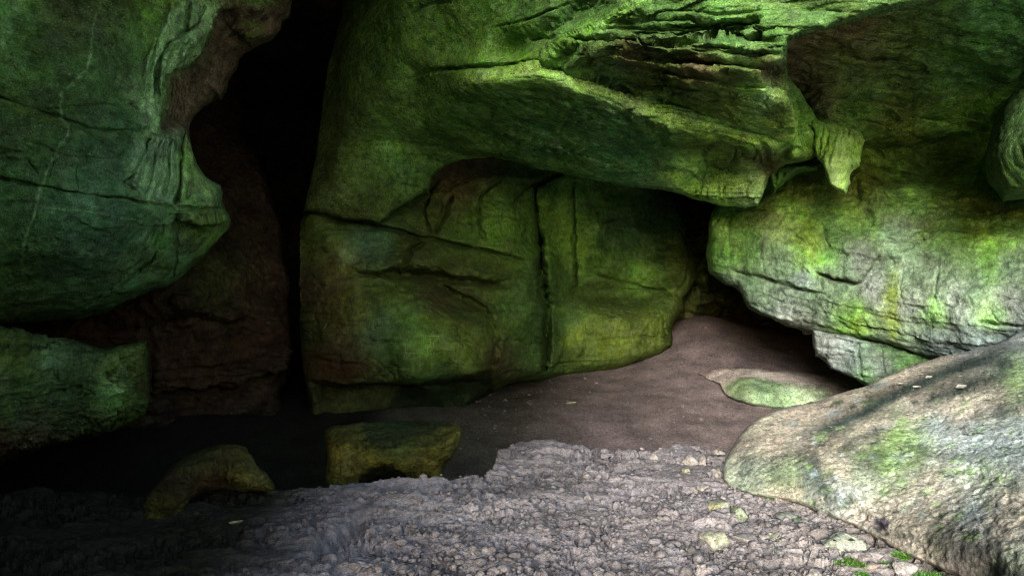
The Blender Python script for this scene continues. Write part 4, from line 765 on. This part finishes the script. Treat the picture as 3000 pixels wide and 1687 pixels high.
Nb = Rock(340, 860, 1260, 1600, [(340, 1260, 5.6), (860, 1260, 5.8), (420, 1500, 4.85), (400, 1520, 4.9), (470, 1480, 4.75), (520, 1500, 4.75), (450, 1420, 5.0), (530, 1420, 4.9), (530, 1345, 5.2), (600, 1400, 4.98), (640, 1310, 5.35), (700, 1310, 5.3), (660, 1380, 5.1), (640, 1430, 5.15), (720, 1380, 5.1), (760, 1400, 5.2), (800, 1430, 5.4), (700, 1430, 5.15), (560, 1450, 5.0), (340, 1600, 4.7), (860, 1600, 5), (620, 1500, 5.3)], soft=5,
          poly=[(392, 1530), (408, 1492), (432, 1452), (470, 1405), (505, 1365), (545, 1338), (590, 1318), (640, 1305), (690, 1303), (714, 1310), (738, 1335), (752, 1365), (780, 1388), (800, 1422), (806, 1440), (720, 1440), (655, 1436), (600, 1440), (560, 1462), (540, 1490), (536, 1520), (500, 1540), (440, 1548), (396, 1545)], warp=(5, 35), seed=17)
for k in range(12):
    Nb.groove([(455+k*20, 1405-k*9), (480+k*18, 1410-k*6), (540+k*12, 1420+k*1)], 4, .04)
Nb.step([(655, 1310), (662, 1370), (655, 1432)], .08, 5, 40)
Nb.paint([(450, 1500, (.15, .145, .028), 60), (500, 1420, BR, 50), (620, 1400, RB, 50), (560, 1340, OD, 50), (720, 1380, (.15, .145, .028), 50), (790, 1425, (.15, .145, .028), 40)], warp=20)
arch = Nb.build('hump_rock', M_brown, None, alb=0.4, rnd=(34, .3), thick=.7, skirt=35, rough=.07, freq=2.6, rough2=.035, terr=((.06, 3, 2, 2, 3),))
tag(arch, 'dim humpbacked rock curving down to the left on the dark soil', 'rock')

# ================================================================== LOOSE STONES
def zground(x, y):
    z, t = ground_base(np.array([x]), np.array([y])); r = ground_relief(np.array([x]), np.array([y]))
    return float((z+r*((1-t)+t*.35))[0])
def stone(name, u, v, w, h, dp, col, label, seed, rz=0., shape='chunk', cat='stone', group='loose stones on the soil', tilt=(0, 0), sink=.25, zoff=None, mat=None):
    """w,h in photo pixels at the stone's own distance; v = where its foot meets the ground"""
    d = 1.6*F/(v-CV) if zoff is None else zoff[0]
    x = (u-CU)/F*d
    rng = np.random.RandomState(seed)
    bm = bmesh.new()
    pts = []
    n = {'chunk': 16, 'flat': 14, 'round': 40, 'wedge': 9}[shape]
    for i in range(n):
        q = rng.normal(size=3); q /= np.linalg.norm(q)
        if shape != 'round': q = np.sign(q)*np.abs(q)**.6; q /= max(abs(q))**.75
        pts.append(q*rng.uniform(.85, 1.05))
    if shape == 'wedge':
        pts += [np.array([.05, 0, 1.15]), np.array([-.9, .3, -.6]), np.array([.9, .2, -.6]), np.array([0, -.9, -.6])]
        pts = [p for p in pts if p[2] < .2 or abs(p[0]) < .3]
    for q in pts: bm.verts.new(q)
    bmesh.ops.convex_hull(bm, input=bm.verts[:])
    bmesh.ops.delete(bm, geom=[v_ for v_ in bm.verts if not v_.link_faces], context='VERTS')
    bmesh.ops.bevel(bm, geom=bm.edges[:], offset=.07 if shape != 'round' else .1, segments=2, affect='EDGES', clamp_overlap=True)
    bmesh.ops.triangulate(bm, faces=bm.faces[:])
    bmesh.ops.subdivide_edges(bm, edges=[e for e in bm.edges if e.calc_length() > .25], cuts=2, use_grid_fill=True)
    bmesh.ops.triangulate(bm, faces=bm.faces[:])
    bmesh.ops.subdivide_edges(bm, edges=[e for e in bm.edges if e.calc_length() > .14], cuts=1)
    bmesh.ops.triangulate(bm, faces=bm.faces[:])
    co = np.array([v_.co[:] for v_ in bm.verts]); nr = np.array([v_.normal[:] for v_ in bm.verts])
    co = co+nr*(.10*fbm(co[:, 0]*1.6+seed, co[:, 1]*1.6, co[:, 2]*1.6, 4))[:, None]
    sc = .88*np.array([w/2*d/F, dp/2, h/2*d/F]); co = co*sc
    fc = [[v_.index for v_ in f.verts] for f in bm.faces]
    bm.verts.index_update(); fc = [[v_.index for v_ in f.verts] for f in bm.faces]; bm.free()
    c = .56*np.array(col)*.7+.56*.3*np.array([.38, .35, .32])[None]*(1+.35*fbm(co[:, 0]*9+seed, co[:, 1]*9, co[:, 2]*9, 3))[:, None]
    g = smooth(.05, .3, fbm(co[:, 0]*7+seed*2, co[:, 1]*7, co[:, 2]*7+5, 3))[:, None]
    c = c*(1-.5*g)+.5*g*np.array([.30, .28, .25])
    o = link(name, co, fc, mat or M_stone, None, c)
    zz = zground(x, d) if zoff is None else zoff[1]
    o.location = (x, d+dp*.3, zz+sc[2]*(1-2*sink)); o.rotation_euler = (tilt[0], tilt[1], rz)
    return tag(o, label, cat, group)

SG = (.40, .36, .32); SP = (.46, .42, .36); SY = (.42, .44, .26); SGN = (.27, .34, .20); SLT = (.55, .52, .47)
ST = [(2108, 1474, 66, 40, .16, SY, 'pale greenish stone with a flat top, topmost of three beside the big boulder', 3, .2, 'chunk'),
      (2098, 1503, 36, 30, .10, (.45, .45, .22), 'small yellowish square stone between two larger stones', 4, .4, 'chunk'),
      (2165, 1508, 70, 52, .17, SGN, 'grey green angular stone by the foot of the big boulder', 5, -.3, 'chunk'),
      (2098, 1575, 84, 62, .17, (.44, .47, .30), 'pale green tilted stone alone on the grey soil', 6, .3, 'chunk'),
      (1896, 1450, 30, 32, .10, SG, 'single round tan stone in the middle of the soil bank', 7, 0, 'round'),
      (1925, 1528, 44, 24, .10, SP, 'flattish tan stone half sunk in the soil', 8, .5, 'flat'),
      (2022, 1356, 62, 46, .2, SG, 'broad wedge shaped slab propped up near the bank crest', 9, .1, 'wedge'),
      (2062, 1354, 34, 42, .10, SG, 'thin upright slab leaning beside the broad wedge', 10, .5, 'wedge'),
      (2108, 1332, 44, 22, .12, SG, 'flat grey stone touching the tip of the big boulder', 11, .1, 'flat'),
      (2098, 1376, 34, 30, .10, SP, 'tan chunk leaning against the boulder tip', 12, .7, 'chunk'),
      (1918, 1340, 30, 30, .10, SP, 'small pointed stone standing at the bank crest', 13, .2, 'wedge'),
      (2050, 1412, 108, 36, .24, SG, 'long flat slab lying near the boulder tip', 14, .12, 'flat'),
      (2062, 1424, 40, 20, .10, SP, 'small slab overlapping the long flat slab', 15, .3, 'flat'),
      (2016, 1434, 70, 18, .14, SG, 'thin flat slab just below the long slab', 16, .05, 'flat'),
      (2012, 1378, 26, 24, .08, SY, 'yellow grey pebble between wedge and long slab', 17, .4, 'chunk'),
      (2490, 1600, 170, 104, .30, (.40, .47, .34), 'large mossy pale stone under the boulder at the lower right', 18, .15, 'round'),
      (2662, 1664, 72, 40, .13, SLT, 'bright cream angular stone at the bottom edge', 19, -.2, 'chunk'),
      (2392, 1670, 36, 32, .09, SLT, 'pale square stone at the bottom, left of the cream one', 20, .5, 'chunk'),
      (2310, 1502, 70, 30, .16, (.22, .26, .20), 'dark green stone low under the boulder face', 21, -.2, 'flat'),
      (2350, 1520, 40, 20, .10, (.22, .27, .21), 'small dark stone beside the dark green stone', 22, .2, 'flat'),
      (2268, 1560, 42, 24, .10, SY, 'olive tan stone half buried below the boulder', 23, .4, 'chunk'),
      (2192, 1586, 90, 34, .18, (.33, .31, .29), 'wide grey stone buried flush in the soil', 24, .1, 'flat'),
      (2090, 1590, 44, 18, .10, SG, 'low grey stone in front of the pale green tilted stone', 25, 0, 'flat'),
      (2020, 1606, 30, 18, .07, SY, 'small tan stone with a dark hollow behind it', 26, 0, 'chunk'),
      (1962, 1622, 34, 14, .07, SP, 'small flat tan stone near the bottom middle', 27, .3, 'flat'),
      (2020, 1656, 24, 10, .05, SLT, 'white sliver of stone near the bottom middle', 28, -.4, 'flat'),
      (2330, 1592, 36, 22, .08, SP, 'tan pebble left of the large mossy stone', 29, .3, 'chunk'),
      (2290, 1610, 30, 20, .07, (.25, .30, .24), 'dark green pebble left of the large mossy stone', 30, .1, 'chunk'),
      (2560, 1652, 46, 26, .08, (.40, .30, .22), 'reddish stone between moss and cream stone', 31, .1, 'flat'),
      (2535, 1625, 30, 22, .06, (.36, .30, .28), 'purplish pebble above the cream stone', 32, .1, 'chunk'),
      (1950, 1404, 20, 14, .06, SG, 'small grey pebble near the bank crest, left of the flat slabs', 33, .1, 'chunk'),
      (1845, 1320, 22, 16, .06, SG, 'grey clod on the bank crest, left of the pointed stone', 34, .1, 'chunk'),
      (2240, 1438, 36, 20, .08, SP, 'cream stone tucked under the boulder tip', 35, .2, 'flat'),
      (1535, 1664, 30, 20, .06, (.34, .32, .29), 'grey clod at the bottom beside the dark fold', 36, .2, 'chunk'),
      (1590, 1674, 26, 16, .06, (.36, .33, .31), 'lighter clod at the bottom edge, right of the dark fold', 37, .2, 'chunk'),
      (565, 1540, 26, 8, .07, (.28, .29, .22), 'thin flat pebble in the dark, right of the humpbacked rock', 38, .2, 'flat')]
for s_ in ST:
    stone('stone', *s_)
stone('stone', 2374, 985, 34, 26, .3, (.42, .36, .30), 'small pale stone under the lip of the right wall', 50, 0, 'chunk', zoff=(14.2, -.95))
# many small stones of the same kinds strewn over the bank and round the foot of the boulder
protos = []
for k in range(5):
    protos.append(stone('stone', 1700+k*40, 1500+k*9, 22, 14, .06, (.42-.03*k, .38-.02*k, .34), 'small dusty stone, one of many strewn over the lit soil', 70+k, k*.7, ('chunk', 'flat', 'round')[k % 3], 'stone', 'small stones strewn over the lit soil'))
rs = np.random.RandomState(3)
for k in range(105):
    if k < 60: v = rs.uniform(1440, 1690); u = np.clip(2120+(v-1420)*1.7+rs.normal()*60-30, 1900, 2720)
    else: u = rs.uniform(1500, 2250); v = rs.uniform(1325, 1685)
    d = 1.6*F/(v-CV); x = (u-CU)/F*d
    o = protos[k % 5].copy(); C.objects.link(o)
    sc_ = rs.uniform(.35, 1.15)*(.8 if k >= 60 else 1)
    o.scale = (sc_, sc_, sc_*rs.uniform(.7, 1.1)); o.rotation_euler = (rs.normal()*.25, rs.normal()*.25, rs.uniform(0, 6.3))
    o.location = (x, d, zground(x, d)+.008*sc_)

# crumbs of soil and grit: too many to tell apart
def crumbs():
    rng = np.random.RandomState(5); V = []; Fq = []; Cc = []
    base = bmesh.new(); bmesh.ops.create_icosphere(base, subdivisions=1, radius=1); bv = np.array([v.co[:] for v in base.verts]); base.verts.index_update(); bf = np.array([[v.index for v in f.verts] for f in base.faces]); base.free()
    n = 0; xs = []; ys = []; ss = []; far_ = []
    for i in range(8000):
        if i < 6600: v = 1310+380*rng.rand()**.8; d = 1.6*F/(v-CV); u = rng.uniform(760, 2480)
        else: d = rng.uniform(8.5, 19); u = rng.uniform(1250, 2500)
        xs.append((u-CU)/F*d); ys.append(d); ss.append(np.clip(rng.lognormal(-4.75, .6), .003, .034) if i < 6600 else np.clip(rng.lognormal(-4.3, .5), .006, .05)); far_.append(i >= 6600)
    xs = np.array(xs); ys = np.array(ys); z, t = ground_base(xs, ys); zz = z+ground_relief(xs, ys)*(1-t+.35*t)*.95
    for x, y, zc_, s, tt, fr in zip(xs, ys, zz, ss, t, far_):
        if (tt > .05) != fr or (not fr and x+.12*(y-4.5) < -.98): continue
        j = bv*(1+.35*rng.normal(size=bv.shape)*.6)
        V.append(j*s*np.array([1.2, 1.1, .8])+np.array([x, y, zc_+s*.3])); Fq += (bf+n).tolist(); n += len(bv)
        Cc.append(np.tile((np.array([.17, .132, .126]) if fr else np.array([.225, .204, .2]))*rng.uniform(.7, 1.25), (len(bv), 1)))
    o = link('soil_crumbs', np.concatenate(V), Fq, M_soil, None, np.concatenate(Cc)); o['kind'] = 'stuff'
crumbs()

# ------------------------------------------------------------------ moss cushions and dead leaves
def moss(u, v, w, label, seed, col=(.16, .36, .06)):
    d = 1.6*F/(v-CV); x = (u-CU)/F*d; r = w/2*d/F; rng = np.random.RandomState(seed); V = []; Fc = []; Cc = []; z0 = zground(x, d)
    for i in range(700):
        a = rng.uniform(0, 6.28); q = math.sqrt(rng.rand()); rr = r*q*(1+.3*math.sin(3*a+seed)); px, py = rr*math.cos(a), rr*math.sin(a)*.8
        pz = z0+.22*r*(1-q*q)*rng.uniform(.5, 1)
        b = rng.uniform(0, 6.28); L = rng.uniform(.008, .018); wd = L*.35
        dx, dy = math.cos(b), math.sin(b); up = rng.uniform(.4, 1.2)
        n = len(V); V += [(px-dy*wd, py+dx*wd, pz), (px+dy*wd, py-dx*wd, pz), (px+dx*L, py+dy*L, pz+L*up)]; Fc.append((n, n+1, n+2)); c = .55*np.array(col)*rng.uniform(.5, 1.3); Cc += [c, c, c*1.15]
    # the cushion under the leaves
    n0 = len(V); V.append((0, 0, z0+.14*r)); Cc.append(np.array(col)*.5)
    for i in range(20):
        a = i/20*6.283; rr = r*(1+.3*math.sin(3*a+seed))*.95; px, py = rr*math.cos(a), rr*math.sin(a)*.8
        V.append((px, py, z0-.03)); Cc.append(np.array(col)*.5); Fc.append((n0, n0+1+i, n0+1+(i+1) % 20))
    o = link('moss_clump', V, Fc, M_moss, None, np.array(Cc), False); o.location = (x, d, 0)
    return tag(o, label, 'moss', 'moss cushions by the boulder')
moss(2264, 1446, 38, 'round bright moss tuft at the foot of the boulder tip', 1)
moss(2358, 1462, 22, 'tiny moss tuft close under the boulder face', 2)
moss(2335, 1506, 30, 'small moss tuft among the dark green stones', 3, (.10, .25, .09))
moss(2490, 1640, 74, 'olive moss patch in front of the large mossy stone', 4, (.15, .28, .06))
moss(2635, 1612, 56, 'bright moss patch between the large mossy stone and the boulder', 5, (.20, .42, .07))
moss(2528, 1668, 30, 'small moss patch left of the cream stone at the bottom edge', 6)
moss(2730, 1676, 86, 'wide bright moss cushion right of the cream stone', 7, (.18, .40, .08))
moss(2600, 1632, 34, 'moss tuft just above the cream stone', 8, (.16, .34, .07))

def leaf(P0, N0, L, wd, rz, label, seed, col, name='fallen_leaf', cat='leaf', group='pale dead leaves'):
    rng = np.random.RandomState(seed); V = []; Fc = []; nu_, nv_ = 9, 5
    for i in range(nu_):
        t = i/(nu_-1); hw = wd*math.sin(math.pi*min(1, .06+t*.94))**.7
        for j in range(nv_):
            q = j/(nv_-1)*2-1
            V.append(((t-.5)*L, q*hw*(1+.1*math.sin(9*t+seed)), .18*wd*q*q+.10*L*(t-.5)**2*2+.02*wd*rng.normal()))
    for i in range(nu_-1):
        for j in range(nv_-1):
            a = i*nv_+j; Fc.append((a, a+nv_, a+nv_+1, a+1))
    n = len(V); V += [(x, y, z-.0025) for x, y, z in V]; Fc += [tuple(reversed([k+n for k in f])) for f in Fc]
    o = link(name, V, Fc, M_stone, None, np.tile(np.array(col), (len(V), 1)))
    nrm = Vector([float(q) for q in N0]); o.rotation_mode = 'QUATERNION'
    o.rotation_quaternion = nrm.to_track_quat('Z', 'Y') @ Vector((0, 0, 1)).to_track_quat('Z', 'Y') @ __import__('mathutils').Quaternion((0, 0, 1), rz)
    o.location = Vector([float(q) for q in P0])+nrm*.006
    return tag(o, label, cat, group)
def on(rock, u, v):
    a = np.searchsorted(rock.U[0], u); b = np.searchsorted(rock.V[:, 0], v); return rock.P[b, a], rock.N[b, a]
for k, (u, v, L, lab) in enumerate(((2722, 1106, 34, 'longest pale leaf on the dark band near the crest of the boulder'), (2642, 1128, 28, 'pale leaf on the boulder crest at the left end of its cluster'), (2685, 1132, 30, 'cream leaf lying below the cluster on the boulder crest'), (2815, 1136, 46, 'large pale leaf alone on the upper right of the boulder'),
                                    (2812, 1106, 14, 'tiny white leaf just above the large pale leaf'), (2700, 1099, 14, 'tiny leaf at the top of the cluster on the boulder crest'), (2660, 1215, 16, 'small white leaf in the middle of the boulder slope'), (2675, 1203, 12, 'tiny white leaf touching the dark streak on the boulder slope'), (2988, 1158, 18, 'small white leaf by the right edge of the boulder'), (2885, 1245, 10, 'very small white leaf far down the boulder slope'))):
    p, n_ = on(Kb, u, v); dd = p[1]
    leaf(p, n_, L*dd/F, L*.3*dd/F, random.uniform(-.4, .4), lab, k, (.30, .30, .25))
for (u, v, L, lab, d0) in ((1672, 1183, 34, 'pale torn leaf on the dark far floor', None), (690, 1530, 40, 'pale crumpled leaf in the dark at the lower left', 4.66)):
    if d0 is None:
        d0 = 11.
        for _ in range(30): d0 = -zground((u-CU)/F*d0, d0)*F/(v-CV)
    x = (u-CU)/F*d0
    leaf((x, d0, zground(x, d0)+.01), (0, -.25, 1), L*d0/F, L*.22*d0/F, .3, lab, 40+u, (.15, .15, .08) if u < 1000 else (.34, .32, .2))

# ------------------------------------------------------------------ letters scratched into the bulge of the middle wall
def scratch(name, pts, w=1.7):
    V = []; n = len(pts)
    for k, p in enumerate(pts):
        a = pts[max(0, k-1)]; b = pts[min(n-1, k+1)]; dx, dy = b[0]-a[0], b[1]-a[1]; L = math.hypot(dx, dy) or 1; nx, ny = -dy/L*w/2, dx/L*w/2
        if L < 2.5: nx, ny = w/2, w/2
        for q in (1, -1):
            u, v = p[0]+q*nx, p[1]+q*ny; V.append(tuple(point(np.array(u), np.array(v), np.array(float(on(Dw, u, v)[0][1])-.02))))
    Fc = [(2*k+1, 2*k+3, 2*k+2, 2*k) for k in range(n-1)]
    o = link(name, V, Fc, M_stone, center_wall, np.tile(np.array([.17, .24, .09]), (len(V), 1)), False); return o
for pts in ([(1095, 956), (1089, 959), (1090.5, 963), (1096, 961.5), (1090.8, 964), (1092, 968), (1100, 965)], [(1101, 964), (1102, 957), (1106, 961), (1110, 956), (1111, 963)], [(1115, 955), (1116, 963)], [(1119, 954), (1120, 962), (1127, 960)]):
    scratch('scratched_letter', pts)
for pts in ([(1178, 1008), (1198, 1009)], [(1188, 1010), (1188, 1032)], [(1179, 1033), (1216, 1034)], [(1183, 1048), (1187, 1036), (1193, 1047)], [(1196, 1036), (1199, 1042)], [(1238, 985), (1296, 983)], [(1259, 986), (1262, 1012)], [(1271, 1000), (1271, 1036)], [(1296, 1018), (1301, 1028)]):
    scratch('scratch_mark', pts)

# ================================================================== OUTER ROCK (added round the camera to close the cave and block light; the mouth is open behind and to the right)
def slab(name, pu, pv, fn, col, nu=110, nv=110):
    a, b = np.meshgrid(np.linspace(0, 1, nu), np.linspace(0, 1, nv))
    P = fn(a, b); x, y, z = P[..., 0], P[..., 1], P[..., 2]; n = fbm(x*.5, y*.5, z*.5, 6, .55)+.25*fbm(x*.3, y*.3, z*3.1, 4)
    P = P+.7*n[..., None]*np.array(pu)
    idx = np.arange(nu*nv).reshape(nv, nu); q = np.stack([idx[:-1, :-1], idx[:-1, 1:], idx[1:, 1:], idx[1:, :-1]], -1).reshape(-1, 4)
    g = smooth(-.1, .3, fbm(x*.8, y*.8+7, z*.8, 5))[..., None]
    c = np.array(col)*(1-g)+np.array([.05, .09, .03])*g
    o = link(name, P.reshape(-1, 3), q, M_brown, None, c.reshape(-1, 3)); o['kind'] = 'structure'; return o
def quad(p00, p10, p01, p11):
    p00, p10, p01, p11 = map(np.array, (p00, p10, p01, p11))
    return lambda a, b: (p00*((1-a)*(1-b))[..., None]+p10*(a*(1-b))[..., None]+p01*((1-a)*b)[..., None]+p11*(a*b)[..., None])
DKB = (.06, .05, .035)
slab('blocker_rock', (0, 0, 1), 0, quad((-14, 4.6, 5.2), (11, 4.8, 4.9), (-14, 30, 7.5), (14, 30, 7.5)), DKB)
slab('blocker_rock', (1, 0, 0), 0, quad((-13, -8, -4), (-13, 30, -4), (-13, -8, 8), (-13, 30, 8)), DKB)
slab('blocker_rock', (0, 1, 0), 0, quad((-14, 28, -4), (14, 28, -4), (-14, 28, 9), (14, 28, 9)), DKB)
slab('blocker_rock', (1, 0, 0), 0, quad((9.5, 7.5, -4), (13, 30, -4), (9.5, 7.5, 8), (13, 30, 8)), DKB)
slab('blocker_rock', (.6, 0, 0), 0, quad((-2.4, -4.2, -3), (-2.05, .4, -3), (-2.4, -4.2, 8), (-2.05, .4, 8)), DKB)  # unseen wall added to keep sun and sky off the left side
slab('blocker_rock', (0, .6, 0), 0, quad((-2.05, .4, -3), (-9, 3.5, -3), (-2.05, .4, 8), (-9, 3.5, 8)), DKB)  # outward leg of that added light blocker
def blocker_outcrop(cx, cy, cz, rx, ry, rz_):
    a, b = np.meshgrid(np.linspace(0, 2*math.pi, 161), np.linspace(-math.pi/2, math.pi/2, 81))
    p = .55; sg = lambda t: np.sign(t)*np.abs(t)**p
    D = np.stack([sg(np.cos(b))*sg(np.cos(a)), sg(np.cos(b))*sg(np.sin(a)), sg(np.sin(b))], -1)
    x, y, z = D[..., 0]*rx+cx, D[..., 1]*ry+cy, D[..., 2]*rz_+cz
    k = 1+.10*fbm(x*.8, y*.8, z*.8, 5)+.03*fbm(x*.4, y*.4, z*5, 4)+.02*fbm(x*5, y*5, z*5, 4)
    k[:, -1] = k[:, 0]
    P = np.stack([cx+D[..., 0]*rx*k, cy+D[..., 1]*ry*k, cz+D[..., 2]*rz_*k], -1); nv, nu = a.shape
    idx = np.arange(nu*nv).reshape(nv, nu); q = np.stack([idx[:-1, :-1], idx[:-1, 1:], idx[1:, 1:], idx[1:, :-1]], -1).reshape(-1, 4)
    g = smooth(-.1, .3, fbm(x*.8, y*.8+7, z*.8, 5))[..., None]
    o = link('blocker_rock', P.reshape(-1, 3), q, M_brown, None, (np.array(DKB)*(1-g)+np.array([.05, .09, .03])*g).reshape(-1, 3)); o['kind'] = 'structure'
blocker_outcrop(-3.75, .45, -1.3, 1.75, 1.6, 1.7)  # low unseen rock added to shade the left foreground
slab('blocker_rock', (0, 1, 0), 0, quad((-14, -4.2, -3), (-3.6, -4.2, -3), (-14, -4.2, 7), (-3.2, -4.2, 7)), DKB)  # unseen wall added to block light from behind on the left
slab('blocker_rock', (0, 0, 1), 0, quad((-14, -4.2, 4.2), (-3.4, -4.2, 4.2), (-14, 5, 4.2), (-3.0, 5, 4.2)), DKB)

# ================================================================== CAMERA AND LIGHT
cam = bpy.data.cameras.new('camera'); cam.lens = 24; cam.sensor_width = 36; cam.clip_start = .05; cam.clip_end = 2000
co = bpy.data.objects.new('camera', cam); co.rotation_euler = (math.pi/2, 0, 0); C.objects.link(co)
bpy.context.scene.camera = co

SUN_EL, SUN_AZ = 17, 17      # elevation; direction the light travels, degrees right of straight ahead
w = bpy.data.worlds.new('World'); bpy.context.scene.world = w; w.use_nodes = True
bg = w.node_tree.nodes['Background']; sky = w.node_tree.nodes.new('ShaderNodeTexSky')
sky.sky_type = 'NISHITA'; sky.sun_disc = False; sky.sun_elevation = math.radians(SUN_EL); sky.sun_rotation = math.radians(180+SUN_AZ)
sky.air_density = 1; sky.dust_density = 2
w.node_tree.links.new(sky.outputs['Color'], bg.inputs['Color']); bg.inputs['Strength'].default_value = .08
sl = bpy.data.lights.new('sun', 'SUN'); sl.energy = 1.5; sl.angle = math.radians(18); sl.color = (1, .975, .95)
so = bpy.data.objects.new('sun', sl); C.objects.link(so)
az, el = math.radians(SUN_AZ), math.radians(SUN_EL)
so.rotation_euler = Vector((math.sin(az)*math.cos(el), math.cos(az)*math.cos(el), -math.sin(el))).to_track_quat('-Z', 'Y').to_euler()

sc = bpy.context.scene
sc.view_settings.view_transform = 'Standard'; sc.view_settings.look = 'None'; sc.view_settings.gamma = 1; sc.view_settings.use_curve_mapping = False
sc.view_settings.exposure = 2.65
sc.cycles.filter_width = 1.1
sc.cycles.use_denoising = True; sc.cycles.sample_clamp_indirect = 1.0; sc.cycles.denoising_prefilter = 'NONE'; sc.cycles.use_adaptive_sampling = False
sc.cycles.max_bounces = 8; sc.cycles.diffuse_bounces = 5
